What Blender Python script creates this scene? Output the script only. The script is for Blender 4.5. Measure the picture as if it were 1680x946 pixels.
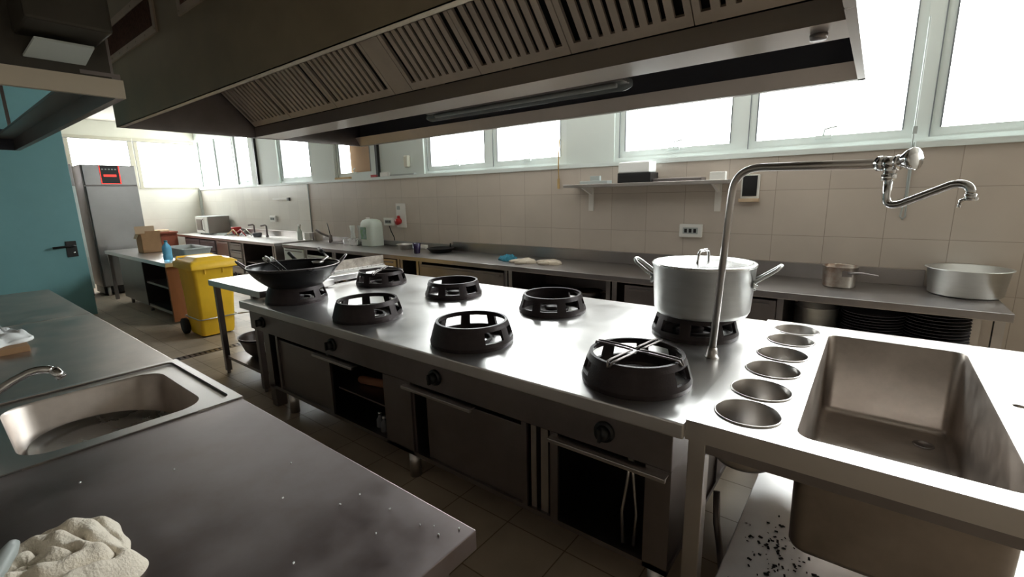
import bpy, bmesh, math, random
from mathutils import Vector, Matrix
random.seed(7)
PI = math.pi
SC = bpy.context.scene
COL = SC.collection
for o in list(bpy.data.objects): bpy.data.objects.remove(o)

# ------------------------------------------------------------------ camera
def make_camera():
    cd = bpy.data.cameras.new('camera'); cam = bpy.data.objects.new('camera', cd); COL.objects.link(cam)
    F, P, Y, Ro = 760.3, 0.199386, 0.662172, -0.02136603
    fwd = Vector((-math.sin(Y)*math.cos(P), math.cos(Y)*math.cos(P), -math.sin(P)))
    right = Vector((math.cos(Y), math.sin(Y), 0)); up = right.cross(fwd)
    r2 = right*math.cos(Ro) + up*math.sin(Ro); u2 = up*math.cos(Ro) - right*math.sin(Ro)
    M = Matrix((r2, u2, -fwd)).transposed().to_4x4(); M.translation = Vector((0, 0, 1.66))
    cam.matrix_world = M
    cd.sensor_width = 36; cd.lens = F/1680*36; cd.clip_start = .02; cd.clip_end = 200
    SC.camera = cam
make_camera()

# ------------------------------------------------------------------ light
SKY = 13.0
w = bpy.data.worlds.new('world'); SC.world = w; w.use_nodes = True
nt = w.node_tree; bg = nt.nodes['Background']
tc = nt.nodes.new('ShaderNodeTexCoord'); sp = nt.nodes.new('ShaderNodeSeparateXYZ'); cr = nt.nodes.new('ShaderNodeValToRGB')
nt.links.new(tc.outputs['Generated'], sp.inputs[0]); nt.links.new(sp.outputs[2], cr.inputs[0]); nt.links.new(cr.outputs[0], bg.inputs[0])
cr.color_ramp.elements[0].position = 0.0; cr.color_ramp.elements[0].color = (.84, .87, .86, 1)
cr.color_ramp.elements[1].position = .35; cr.color_ramp.elements[1].color = (.95, 1, .99, 1)
bg.inputs[1].default_value = SKY
def portal(loc, rot, sx, sy):
    l = bpy.data.lights.new('window_portal', 'AREA'); l.shape = 'RECTANGLE'; l.size = sx; l.size_y = sy
    l.cycles.is_portal = True
    o = bpy.data.objects.new('window_portal', l); o.location = loc; o.rotation_euler = rot; COL.objects.link(o)
portal((-5.3, 5.25, 2.65), (-PI/2, 0, 0), 18.0, 1.3)
portal((-14.75, 3.0, 2.65), (0, PI/2, 0), 1.3, 3.9)
SC.view_settings.view_transform = 'Standard'; SC.view_settings.look = 'None'
SC.view_settings.exposure = 0.45; SC.view_settings.gamma = 1.0; SC.view_settings.use_curve_mapping = False

# ------------------------------------------------------------------ materials
def mat(name, col, rough=.5, metal=0., spec=.5, noise=0., nscale=6., rnoise=0., bump=0., bscale=60., stretch=None,
        emit=None, estr=0., alpha=1., trans=0., ior=1.45, col2=None, wear=.5):
    m = bpy.data.materials.new(name); m.use_nodes = True
    n = m.node_tree; b = n.nodes['Principled BSDF']
    b.inputs['Base Color'].default_value = (*col, 1); b.inputs['Roughness'].default_value = rough
    b.inputs['Metallic'].default_value = metal; b.inputs['Specular IOR Level'].default_value = spec
    b.inputs['IOR'].default_value = ior; b.inputs['Transmission Weight'].default_value = trans
    b.inputs['Alpha'].default_value = alpha
    if emit: b.inputs['Emission Color'].default_value = (*emit, 1); b.inputs['Emission Strength'].default_value = estr
    if noise or rnoise or bump or col2:
        t = n.nodes.new('ShaderNodeTexCoord'); mp = n.nodes.new('ShaderNodeMapping'); n.links.new(t.outputs['Object'], mp.inputs[0])
        if stretch: mp.inputs['Scale'].default_value = stretch
        nz = n.nodes.new('ShaderNodeTexNoise'); nz.inputs['Scale'].default_value = nscale; nz.inputs['Detail'].default_value = 6
        nz.inputs['Roughness'].default_value = .62
        n.links.new(mp.outputs[0], nz.inputs['Vector'])
        if noise or col2:
            r = n.nodes.new('ShaderNodeValToRGB'); n.links.new(nz.outputs['Fac'], r.inputs[0])
            c2 = col2 or tuple(c*(1-noise) for c in col)
            r.color_ramp.elements[0].position = wear-.18; r.color_ramp.elements[1].position = wear+.18
            r.color_ramp.elements[0].color = (*c2, 1); r.color_ramp.elements[1].color = (*col, 1)
            n.links.new(r.outputs[0], b.inputs['Base Color'])
        if rnoise:
            q = n.nodes.new('ShaderNodeMapRange'); n.links.new(nz.outputs['Fac'], q.inputs[0])
            q.inputs[1].default_value = .3; q.inputs[2].default_value = .7
            q.inputs[3].default_value = max(.02, rough-rnoise); q.inputs[4].default_value = rough+rnoise
            n.links.new(q.outputs[0], b.inputs['Roughness'])
        if bump:
            nb = n.nodes.new('ShaderNodeTexNoise'); nb.inputs['Scale'].default_value = bscale; nb.inputs['Detail'].default_value = 4
            n.links.new(mp.outputs[0], nb.inputs['Vector'])
            bp = n.nodes.new('ShaderNodeBump'); bp.inputs['Strength'].default_value = bump; bp.inputs['Distance'].default_value = .004
            n.links.new(nb.outputs['Fac'], bp.inputs['Height']); n.links.new(bp.outputs[0], b.inputs['Normal'])
    return m
M = {}
M['steel'] = mat('steel', (.60, .57, .55), .32, 1, noise=.12, nscale=2, rnoise=.05)
M['steel_top'] = mat('steel_worktop', (.80, .78, .77), .34, 1, noise=.14, nscale=3, rnoise=.06)
M['steel_worn'] = mat('steel_worn', (.56, .50, .455), .38, .97, noise=.30, nscale=5, rnoise=.08)
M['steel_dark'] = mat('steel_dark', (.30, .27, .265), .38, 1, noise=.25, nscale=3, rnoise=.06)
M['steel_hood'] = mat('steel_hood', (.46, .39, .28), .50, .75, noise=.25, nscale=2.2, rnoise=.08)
M['steel_pol'] = mat('steel_polished', (.80, .80, .79), .26, 1, noise=.1, rnoise=.06)
M['chrome'] = mat('chrome', (.78, .79, .80), .10, 1)
M['alu'] = mat('aluminium', (.66, .67, .66), .42, 1, noise=.12, nscale=5, rnoise=.08, stretch=(1, 1, 6))
M['iron'] = mat('cast_iron', (.040, .030, .031), .42, .35, spec=.4, noise=.35, nscale=12, bump=.25, bscale=120)
M['wok'] = mat('wok_steel', (.022, .021, .022), .30, .4, noise=.3, rnoise=.1)
M['black'] = mat('black_plastic', (.012, .012, .013), .4)
M['darkvoid'] = mat('dark_recess', (.05, .045, .045), .6, .6, noise=.3)
M['rubber'] = mat('black_rubber', (.02, .02, .02), .8)
M['white'] = mat('white_plastic', (.78, .78, .74), .4)
M['frame'] = mat('white_window_frame', (.70, .76, .74), .45)
M['cream'] = mat('cream_paint', (.70, .70, .60), .7, noise=.08, nscale=2)
M['ceil'] = mat('ceiling_paint', (.50, .47, .42), .9, noise=.1, nscale=1.5)
M['panel'] = mat('white_panel', (.66, .72, .69), .6)
M['teal'] = mat('teal_paint', (.20, .44, .47), .5, noise=.10, nscale=1.5)
M['yellow'] = mat('yellow_plastic', (.95, .58, .03), .42, noise=.08, nscale=8)
M['card'] = mat('cardboard', (.42, .25, .13), .85, noise=.15, nscale=10)
M['cardlight'] = mat('cardboard_flap', (.58, .44, .30), .85)
M['wood'] = mat('orange_wood', (.30, .11, .035), .5, noise=.3, nscale=6, stretch=(1, 1, .2))
M['redwood'] = mat('red_wood', (.28, .075, .04), .5, noise=.2)
M['palewood'] = mat('pale_wood', (.60, .42, .20), .6, noise=.15)
M['ply'] = mat('plywood_board', (.50, .29, .15), .75, noise=.12, nscale=3)
M['towel'] = mat('cream_terry', (.90, .82, .69), .95, noise=.16, nscale=14, bump=1., bscale=160)
M['paper'] = mat('white_paper', (.85, .87, .86), .7)
M['glove'] = mat('glove_cloth', (.62, .54, .44), .9, noise=.2, bump=.6, bscale=90)
M['bluecloth'] = mat('blue_cloth', (.03, .22, .32), .9, noise=.5, nscale=30, bump=.6, bscale=90)
M['darkplate'] = mat('dark_plate', (.12, .12, .135), .35)
M['purple'] = mat('dark_purple_glass', (.02, .012, .045), .15)
M['red'] = mat('red_plastic', (.45, .02, .02), .4)
M['redglow'] = mat('red_display', (.5, .02, .02), .4, emit=(1, .06, .04), estr=.9)
M['grease'] = mat('greasy_steel', (.50, .44, .38), .5, .6, noise=.55, nscale=14)
M['burnt'] = mat('burnt_aluminium', (.55, .52, .48), .4, 1, col2=(.20, .09, .04), nscale=7, wear=.42)
M['filter'] = mat('filter_steel', (.66, .56, .46), .52, .55, noise=.2, nscale=4, rnoise=.06)
M['screen'] = mat('rusty_grille', (.20, .10, .07), .7, .2, noise=.4, nscale=40)
M['lampglass'] = mat('lamp_cover', (.16, .18, .18), .12, 0, alpha=.5)
M['bluebottle'] = mat('blue_bottle', (.25, .68, .95), .1, 0, trans=.4, ior=1.2)
M['jerry'] = mat('translucent_plastic', (.66, .74, .68), .4)
M['green'] = mat('green_label', (.12, .30, .10), .5, col2=(.25, .35, .40), nscale=14)
M['glassware'] = mat('clear_glass', (.85, .88, .86), .08, alpha=.45)
M['brownstuff'] = mat('brown_leather', (.30, .13, .07), .6)
M['debris'] = mat('black_debris', (.02, .015, .015), .9)
M['greyplastic'] = mat('grey_plastic', (.42, .46, .45), .4)

def brick(name, c1, grout, sx, sy, rough, axis, off=(0, 0, 0), mort=.006, metal=0, dirt=.1, offset=0.):
    m = bpy.data.materials.new(name); m.use_nodes = True; n = m.node_tree; b = n.nodes['Principled BSDF']
    t = n.nodes.new('ShaderNodeTexCoord'); mp = n.nodes.new('ShaderNodeMapping'); br = n.nodes.new('ShaderNodeTexBrick')
    n.links.new(t.outputs['Object'], mp.inputs[0]); mp.vector_type = 'POINT'
    mp.inputs['Location'].default_value = off
    if axis == 'xz': mp.inputs['Rotation'].default_value = (-PI/2, 0, 0)
    if axis == 'yz': mp.inputs['Rotation'].default_value = (-PI/2, 0, -PI/2)
    n.links.new(mp.outputs[0], br.inputs['Vector'])
    br.offset = offset; br.squash = 1; br.inputs['Scale'].default_value = 1
    br.inputs['Brick Width'].default_value = sx; br.inputs['Row Height'].default_value = sy
    br.inputs['Mortar Size'].default_value = mort/2; br.inputs['Mortar Smooth'].default_value = .3
    br.inputs['Color1'].default_value = (*c1, 1); br.inputs['Color2'].default_value = (*[c*.93 for c in c1], 1); br.inputs['Mortar'].default_value = (*grout, 1)
    nz = n.nodes.new('ShaderNodeTexNoise'); nz.inputs['Scale'].default_value = 2.2; nz.inputs['Detail'].default_value = 8
    n.links.new(t.outputs['Object'], nz.inputs['Vector'])
    mr = n.nodes.new('ShaderNodeMapRange'); mr.inputs[1].default_value = .3; mr.inputs[2].default_value = .7; mr.inputs[3].default_value = 1-dirt; mr.inputs[4].default_value = 1
    n.links.new(nz.outputs['Fac'], mr.inputs[0])
    mx = n.nodes.new('ShaderNodeVectorMath'); mx.operation = 'SCALE'
    n.links.new(br.outputs['Color'], mx.inputs[0]); n.links.new(mr.outputs[0], mx.inputs['Scale']); n.links.new(mx.outputs[0], b.inputs['Base Color'])
    bp = n.nodes.new('ShaderNodeBump'); bp.inputs['Strength'].default_value = .4; bp.inputs['Distance'].default_value = .002; bp.invert = True
    n.links.new(br.outputs['Fac'], bp.inputs['Height']); n.links.new(bp.outputs[0], b.inputs['Normal'])
    b.inputs['Roughness'].default_value = rough
    return m
M['walltile'] = brick('cream_wall_tile', (.59, .52, .45), (.38, .32, .26), .4125, .4125, .32, 'xz', (-.073, 0, -.245))
M['walltile_y'] = brick('cream_wall_tile_side', (.78, .76, .68), (.66, .62, .54), .4125, .4125, .32, 'yz', (0, 0, -.245))
M['floor'] = brick('beige_floor_tile', (.56, .46, .35), (.22, .16, .10), .343, .343, .42, 'xy', (.31, .075, 0), mort=.007, dirt=.35)
def glassmat():
    m = bpy.data.materials.new('window_glass'); m.use_nodes = True; n = m.node_tree; n.nodes.remove(n.nodes['Principled BSDF'])
    t = n.nodes.new('ShaderNodeBsdfTransparent'); g = n.nodes.new('ShaderNodeBsdfGlossy'); g.inputs['Roughness'].default_value = .05
    x = n.nodes.new('ShaderNodeMixShader'); x.inputs[0].default_value = .06
    n.links.new(t.outputs[0], x.inputs[1]); n.links.new(g.outputs[0], x.inputs[2]); n.links.new(x.outputs[0], n.nodes['Material Output'].inputs[0])
    return m
M['glass'] = glassmat()

# ------------------------------------------------------------------ mesh helpers
class MB:
    def __init__(s): s.bm = bmesh.new()
    def box(s, x0, x1, y0, y1, z0, z1, bev=0., rot=None, about=None):
        r = bmesh.ops.create_cube(s.bm, size=1)
        vs = r['verts']
        for v in vs: v.co = Vector(((x0+x1)/2+v.co.x*(x1-x0), (y0+y1)/2+v.co.y*(y1-y0), (z0+z1)/2+v.co.z*(z1-z0)))
        if rot is not None:
            c = Vector(about) if about else Vector(((x0+x1)/2, (y0+y1)/2, (z0+z1)/2))
            for v in vs: v.co = c + rot @ (v.co-c)
        if bev:
            es = list({e for v in vs for e in v.link_edges})
            bmesh.ops.bevel(s.bm, geom=es, offset=bev, segments=2, affect='EDGES', profile=.6)
        return s
    def lathe(s, prof, c=(0, 0, 0), n=48, axis=None, close=False):
        rings = []; c = Vector(c)
        q = Vector((0, 0, 1)).rotation_difference(Vector(axis).normalized()) if axis else None
        for r, z in prof:
            ring = []
            if r < 1e-6:
                p = Vector((0, 0, z)); ring = [s.bm.verts.new(c+(q @ p if q else p))]*n
            else:
                for i in range(n):
                    a = 2*PI*i/n; p = Vector((r*math.cos(a), r*math.sin(a), z)); ring.append(s.bm.verts.new(c+(q @ p if q else p)))
            rings.append(ring)
        prs = list(zip(rings, rings[1:]))
        if close: prs.append((rings[-1], rings[0]))
        for a, b in prs:
            for i in range(n):
                j = (i+1) % n; vs = []
                for v in (a[i], a[j], b[j], b[i]):
                    if v not in vs: vs.append(v)
                if len(vs) > 2:
                    try: s.bm.faces.new(vs).smooth = True
                    except ValueError: pass
        return s
    def cyl(s, p0, p1, r0, r1=None, n=24, cap=True):
        r1 = r0 if r1 is None else r1; p0 = Vector(p0); p1 = Vector(p1); L = (p1-p0).length
        pr = [(r0, 0), (r1, L)]
        if cap: pr = [(0, 0)]+pr+[(0, L)]
        return s.lathe(pr, p0, n, p1-p0)
    def tube(s, pts, r, n=10, cap=True, rad=None):
        pts = [Vector(p) for p in pts]; rings = []; up = None
        for i, p in enumerate(pts):
            t = (pts[min(i+1, len(pts)-1)]-pts[max(i-1, 0)]).normalized()
            if up is None:
                up = Vector((0, 0, 1)) if abs(t.z) < .9 else Vector((1, 0, 0))
            a = (up - t*up.dot(t)).normalized(); b = t.cross(a); up = a
            rr = rad[i] if rad else r
            rings.append([s.bm.verts.new(p+a*rr*math.cos(2*PI*k/n)+b*rr*math.sin(2*PI*k/n)) for k in range(n)])
        for A, B in zip(rings, rings[1:]):
            for k in range(n): s.bm.faces.new((A[k], A[(k+1) % n], B[(k+1) % n], B[k])).smooth = True
        if cap: s.bm.faces.new(rings[0][::-1]); s.bm.faces.new(rings[-1])
        return s
    def prism(s, poly, d, dirv=(0, 0, 1)):
        d = Vector(dirv)*d; a = [s.bm.verts.new(Vector(p)) for p in poly]; b = [s.bm.verts.new(Vector(p)+d) for p in poly]
        s.bm.faces.new(a[::-1]); s.bm.faces.new(b)
        for i in range(len(a)): j = (i+1) % len(a); s.bm.faces.new((a[i], a[j], b[j], b[i]))
        return s
    def plate_holes(s, outer, holes, z, thick):
        for zz in (z, z-thick):
            es = []
            for lp in [outer]+holes:
                vs = [s.bm.verts.new((p[0], p[1], zz)) for p in lp]
                es += [s.bm.edges.new((vs[i], vs[(i+1) % len(vs)])) for i in range(len(vs))]
            bmesh.ops.triangle_fill(s.bm, use_beauty=True, use_dissolve=False, edges=es)
        for lp in [outer]+holes:
            a = [s.bm.verts.new((p[0], p[1], z)) for p in lp]; b = [s.bm.verts.new((p[0], p[1], z-thick)) for p in lp]
            for i in range(len(a)): j = (i+1) % len(a); s.bm.faces.new((a[i], a[j], b[j], b[i]))
        bmesh.ops.remove_doubles(s.bm, verts=s.bm.verts, dist=1e-5)
        return s
    def loft(s, loops, capend=True):
        R = [[s.bm.verts.new(Vector(p)) for p in lp] for lp in loops]
        for A, B in zip(R, R[1:]):
            n = len(A)
            for k in range(n): s.bm.faces.new((A[k], A[(k+1) % n], B[(k+1) % n], B[k])).smooth = True
        if capend: s.bm.faces.new(R[-1])
        return s
    def xf(s, f):
        for v in s.bm.verts: v.co = f(v.co)
        return s
    def mesh(s, name, off=None, recalc=True):
        if off is not None:
            for v in s.bm.verts: v.co -= off
        if recalc: bmesh.ops.recalc_face_normals(s.bm, faces=s.bm.faces)
        me = bpy.data.meshes.new(name); s.bm.to_mesh(me); s.bm.free(); return me

def rrect(x0, x1, y0, y1, r, n=6):
    out = []
    for cx, cy, a0 in ((x1-r, y1-r, 0), (x0+r, y1-r, PI/2), (x0+r, y0+r, PI), (x1-r, y0+r, 1.5*PI)):
        for i in range(n+1):
            a = a0+PI/2*i/n; out.append((cx+r*math.cos(a), cy+r*math.sin(a)))
    return out
def circle(cx, cy, r, n=40): return [(cx+r*math.cos(2*PI*i/n), cy+r*math.sin(2*PI*i/n)) for i in range(n)]
def bez(p0, p1, p2, n=8):
    p0, p1, p2 = map(Vector, (p0, p1, p2)); return [p0*(1-t)**2+p1*2*t*(1-t)+p2*t*t for t in [i/n for i in range(n+1)]]

def props(o, label=None, cat=None, group=None, kind=None):
    if label: o['label'] = label
    if cat: o['category'] = cat
    if group: o['group'] = group
    if kind: o['kind'] = kind
    return o
def thing(name, label, cat, loc=(0, 0, 0), rz=0., group=None):
    o = bpy.data.objects.new(name, None); COL.objects.link(o); o.location = loc; o.rotation_euler = (0, 0, rz); o.empty_display_size = .05
    return props(o, label, cat, group)
def wloc(o):
    v = Vector((0, 0, 0))
    while o: v += Vector(o.location); o = o.parent
    return v
def part(mb, name, m, parent, local=False, label=None, solid=0., smooth=False, sub=0):
    off = None if local else wloc(parent)
    me = mb.mesh(name, off); me.materials.append(M[m] if isinstance(m, str) else m)
    o = bpy.data.objects.new(name, me); COL.objects.link(o); o.parent = parent
    if label: o['label'] = label
    mods(o, solid, smooth, sub)
    return o
def mods(o, solid, smooth, sub):
    if smooth:
        for p in o.data.polygons: p.use_smooth = True
    if solid:
        md = o.modifiers.new('solid', 'SOLIDIFY'); md.thickness = abs(solid); md.offset = 1 if solid > 0 else -1
    if sub:
        md = o.modifiers.new('sub', 'SUBSURF'); md.levels = sub; md.render_levels = sub
def single(mb, name, m, label, cat, loc, rz=0., group=None, local=True, solid=0., smooth=False, sub=0):
    me = mb.mesh(name, None if local else Vector(loc)); me.materials.append(M[m] if isinstance(m, str) else m)
    o = bpy.data.objects.new(name, me); COL.objects.link(o); o.location = loc; o.rotation_euler = (0, 0, rz)
    mods(o, solid, smooth, sub)
    return props(o, label, cat, group)
def struct(mb, name, m):
    me = mb.mesh(name); me.materials.append(M[m] if isinstance(m, str) else m)
    o = bpy.data.objects.new(name, me); COL.objects.link(o); o['kind'] = 'structure'; return o
def copy_thing(src, loc, label=None, rz=None):
    c = src.copy(); COL.objects.link(c); c.location = loc
    if rz is not None: c.rotation_euler = (0, 0, rz)
    if label: c['label'] = label
    for ch in src.children:
        d = ch.copy(); COL.objects.link(d); d.parent = c
        for g in ch.children:
            e = g.copy(); COL.objects.link(e); e.parent = d
    return c

# ================================================================== SETTING
XL, XR, YB, YF, ZC = -14.5, 3.3, 4.98, -2.5, 3.55
SILL, HEAD = 2.0, 3.25
struct(MB().box(XL-.3, XR+.3, YF-.3, YB+.3, -.1, 0), 'floor', 'floor')
struct(MB().box(XL-.3, XR+.3, YF-.3, YB+.3, ZC, ZC+.1), 'ceiling', 'ceil')
# back wall: tiled dado, upper cream piers between the windows
struct(MB().box(-8.95, XR+.2, YB, YB+.2, 0, 1.955), 'wall_back', 'walltile')
M['walltile_pale'] = brick('pale_wall_tile', (.72, .70, .64), (.60, .56, .50), .4125, .4125, .32, 'xz', (-.073, 0, -.245), dirt=.05)
struct(MB().box(XL, -8.95, YB, YB+.2, 0, 1.955), 'wall_back_corner', 'walltile_pale')
piers = [(-11.38, -10.12), (-8.80, -8.0), (-6.86, -5.56), (-3.02, -2.40)]
up = MB().box(XL, XR+.2, YB+.02, YB+.2, HEAD, ZC)
for a, c_ in piers: up.box(a, c_, YB+.02, YB+.2, SILL, HEAD)
struct(up, 'wall_back_upper', 'panel')
struct(MB().box(XL, XR, YB-.03, YB+.2, 1.955, SILL), 'trim_1', 'frame')
sills = MB()
# dark strips on the piers
for x in (-11.03, -6.67): sills.box(x-.03, x+.03, YB-.03, YB+.02, SILL, HEAD)
struct(sills, 'trim_2', 'black')
M['gasket'] = mat('grey_gasket', (.20, .22, .24), .6)
def window(n, x0, x1, splits, fr=.07, deep=.1, bottom=.11, y=YB+.05):
    root = bpy.data.objects.new('window_%d' % n, None); COL.objects.link(root); root.location = ((x0+x1)/2, y, SILL); root['kind'] = 'structure'
    f = MB(); f.box(x0, x1, y, y+deep, SILL, SILL+.04); f.box(x0, x1, y, y+deep, HEAD-.06, HEAD)
    f.box(x0, x0+.051, y+.001, y+deep, SILL+.04, HEAD-.06); f.box(x1-.051, x1, y+.001, y+deep, SILL+.04, HEAD-.06)
    xs = [x0]+splits+[x1]
    for s in splits: f.box(s-.051, s+.051, y+.001, y+deep, SILL+.04, HEAD-.06)
    part(f, 'window_frame', 'frame', root)
    for a, c_ in zip(xs, xs[1:]):
        a += .05; c_ -= .05
        gk = MB().box(a+fr-.012, a+fr-.001, y+.012, y+.0195, SILL+bottom, HEAD-.12).box(c_-fr+.001, c_-fr+.010, y+.012, y+.0195, SILL+bottom, HEAD-.12).box(a-.002, a+.006, y-.004, y+.0005, SILL+.04, HEAD-.06)
        part(gk, 'window_gasket', 'gasket', root)
        s = MB(); s.box(a, c_, y+.02, y+.07, SILL+.04, SILL+bottom); s.box(a, c_, y+.02, y+.07, HEAD-.12, HEAD-.06)
        s.box(a, a+fr, y+.02, y+.07, SILL+bottom, HEAD-.12); s.box(c_-fr, c_, y+.02, y+.07, SILL+bottom, HEAD-.12)
        sash = part(s, 'window_sash', 'frame', root)
        part(MB().box(a+fr, c_-fr, y+.04, y+.046, SILL+bottom, HEAD-.12), 'window_pane', 'glass', root)
        h = MB(); mx = (a+c_)/2; h.box(mx-.06, mx+.06, y-.0, y+.02, SILL+.085, SILL+.115)
        h.tube([(mx, y+.0, SILL+.11), (mx+.01, y-.03, SILL+.16), (mx+.10, y-.05, SILL+.175)], .008)
        part(h, 'window_latch', 'frame', root)
window(1, -14.45, -11.38, [-13.4, -12.25])
window(2, -10.12, -8.80, [])
window(3, -8.0, -6.86, [])
window(4, -5.56, -3.02, [-4.25])
window(5, -2.40, .22, [-1.08])
window(6, .22, 3.2, [1.6])
# far (left) wall with two windows
struct(MB().box(XL-.2, XL, YF, YB+.2, 0, 2.0), 'wall_left', 'walltile_y')
struct(MB().box(XL-.2, XL, YF, 2.42, 2.0, ZC).box(XL-.2, XL, 2.42, YB+.2, 3.2, ZC), 'wall_left_upper', 'cream')
def window_far(n, y0, y1):
    root = bpy.data.objects.new('window_%d' % n, None); COL.objects.link(root); root.location = (XL, (y0+y1)/2, 2.0); root['kind'] = 'structure'
    f = MB()
    f.box(XL-.1, XL+.02, y0, y1, 2.0, 2.04); f.box(XL-.1, XL+.02, y0, y1, 3.12, 3.2)
    part(MB().box(XL+.02, XL+.024, y1-.10, y1-.088, 2.04, 3.12).box(XL+.02, XL+.024, y0-.003, y0+.006, 2.04, 3.12).box(XL+.02, XL+.024, y0, y1, 3.12, 3.13), 'window_gasket', 'gasket', root)
    f.box(XL-.1, XL+.02, y0, y0+.08, 2.04, 3.12); f.box(XL-.1, XL+.02, y1-.09, y1, 2.04, 3.12)
    part(f, 'window_frame', 'framec', root)
    part(MB().box(XL-.06, XL-.05, y0+.08, y1-.09, 2.04, 3.12), 'window_pane', 'glass', root)
M['framec'] = mat('cream_window_frame', (.52, .50, .40), .5)
window_far(7, 2.42, 3.66); window_far(8, 3.68, 4.98)
# behind the camera and at the right: plain unseen walls, toned for bounce light
M['dimwall'] = mat('dim_wall_paint', (.56, .51, .45), .8)
struct(MB().box(XL, XR, YF-.2, YF, 0, ZC), 'wall_front', 'dimwall')
struct(MB().box(XR, XR+.2, YF, YB+.2, 0, ZC), 'wall_right', 'dimwall')
# partition behind the teal door
struct(MB().box(-9.55, -9.4, YF, 1.56, 0, ZC), 'wall_partition', 'teal')
d = bpy.data.objects.new('door_1', None); COL.objects.link(d); d.location = (-9.3, .9, 0); d['kind'] = 'structure'
part(MB().box(-9.35, -9.3, .15, 1.555, .0, 2.72, bev=.004), 'door_leaf', 'teal', d)
hb = MB(); hb.box(-9.3, -9.285, 1.35, 1.47, .90, 1.13, bev=.004)
hb.tube([(-9.285, 1.44, 1.06), (-9.22, 1.44, 1.06), (-9.215, 1.41, 1.06), (-9.215, 1.20, 1.05)], .016)
hb2 = part(hb, 'door_handle', 'black', d)
part(MB().cyl((-9.287, 1.43, .96), (-9.28, 1.43, .96), .012), 'lock_cylinder', 'chrome', hb2)
struct(MB().box(XL+.001, XL+.05, YB-.05, YB-.001, 0, 1.95), 'trim_3', 'frame')
# floor drain channel
g = MB()
for i in range(46): g.box(-5.82, -5.72, 1.0+i*.05, 1.03+i*.05, .0, .004)
g.box(-5.83, -5.815, 1.0, 3.3, 0, .005); g.box(-5.725, -5.71, 1.0, 3.3, 0, .005)
dr = bpy.data.objects.new('floor_drain', None); COL.objects.link(dr); dr.location = (-5.77, 2.1, 0); dr['kind'] = 'structure'
part(g, 'drain_grating', 'steel_dark', dr)
part(MB().box(-5.82, -5.72, 1.0, 3.3, -.001, .0015), 'drain_channel', 'debris', dr)

# ================================================================== COOKING RANGE (island)
IX0, IX1, IY0, IY1, IZ = -4.03, -.452, 1.54, 3.16, .86
rg = thing('wok_range', 'long stainless steel wok range with eight burner rings, black knobs and open cabinets below', 'stove', (-2.24, 2.35, 0))
part(MB().box(IX0, IX1, IY0, IY1, IZ-.06, IZ, bev=.006), 'range_top', 'steel_top', rg)
part(MB().box(-3.97, -.50, 1.585, 3.11, .63, .80, bev=.004), 'control_panel', 'steel_dark', rg)
for i, x in enumerate((-3.75, -2.755, -1.77, -.775)):
    k = MB().cyl((x, 1.585, .712), (x, 1.572, .712), .045, .043).cyl((x, 1.572, .712), (x, 1.545, .712), .032, .026)
    k.box(x-.006, x+.006, 1.53, 1.55, .685, .74, bev=.002)
    part(k, 'control_knob', 'black', rg)
cb = MB()
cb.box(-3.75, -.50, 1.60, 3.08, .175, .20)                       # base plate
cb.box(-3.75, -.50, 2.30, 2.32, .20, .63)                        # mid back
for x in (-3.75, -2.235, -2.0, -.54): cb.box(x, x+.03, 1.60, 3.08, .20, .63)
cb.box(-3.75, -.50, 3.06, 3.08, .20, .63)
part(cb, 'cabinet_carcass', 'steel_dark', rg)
fr = MB()
fr.box(-3.76, -3.67, 1.585, 1.60, .05, .63); fr.box(-2.235, -1.985, 1.585, 1.60, .175, .63); fr.box(-.60, -.50, 1.585, 1.60, .175, .63)
fr.box(-3.76, -.50, 1.585, 1.60, .175, .20); fr.box(-1.20, -1.17, 1.585, 1.60, .20, .63); fr.box(-1.04, -1.0, 1.585, 1.60, .20, .63)
fr.box(-2.85, -2.82, 1.585, 1.60, .2, .63); fr.box(-3.57, -3.54, 1.585, 1.60, .2, .63)
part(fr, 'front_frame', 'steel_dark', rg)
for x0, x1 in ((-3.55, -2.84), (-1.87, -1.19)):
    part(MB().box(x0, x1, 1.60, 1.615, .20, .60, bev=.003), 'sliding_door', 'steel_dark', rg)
for x0, x1 in ((-1.155, -1.125), (-1.10, -1.06)):
    part(MB().box(x0, x1, 1.60, 1.66, .20, .62), 'door_edge', 'steel', rg, label='bright vertical edge of an open sliding door')
for x0, x1 in ((-2.97, -2.50), (-2.02, -1.49), (-1.03, -.51)):
    hh = MB().box(x0, x1, 1.545, 1.562, .600, .618, bev=.003).box(x0, x1, 1.56, 1.59, .612, .618)
    part(hh, 'door_handle_rail', 'steel', rg)
part(MB().box(-2.79, -2.25, 1.62, 2.28, .385, .395), 'inner_shelf', 'steel_dark', rg)
for x in (-3.5, -2.05, -.56):
    for y in (1.64, 3.02): part(MB().cyl((x, y, 0), (x, y, .175), .035, .035), 'foot', 'steel', rg)
part(MB().box(-3.78, -3.70, 1.60, 1.68, 0, .175), 'foot', 'steel_dark', rg)

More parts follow.
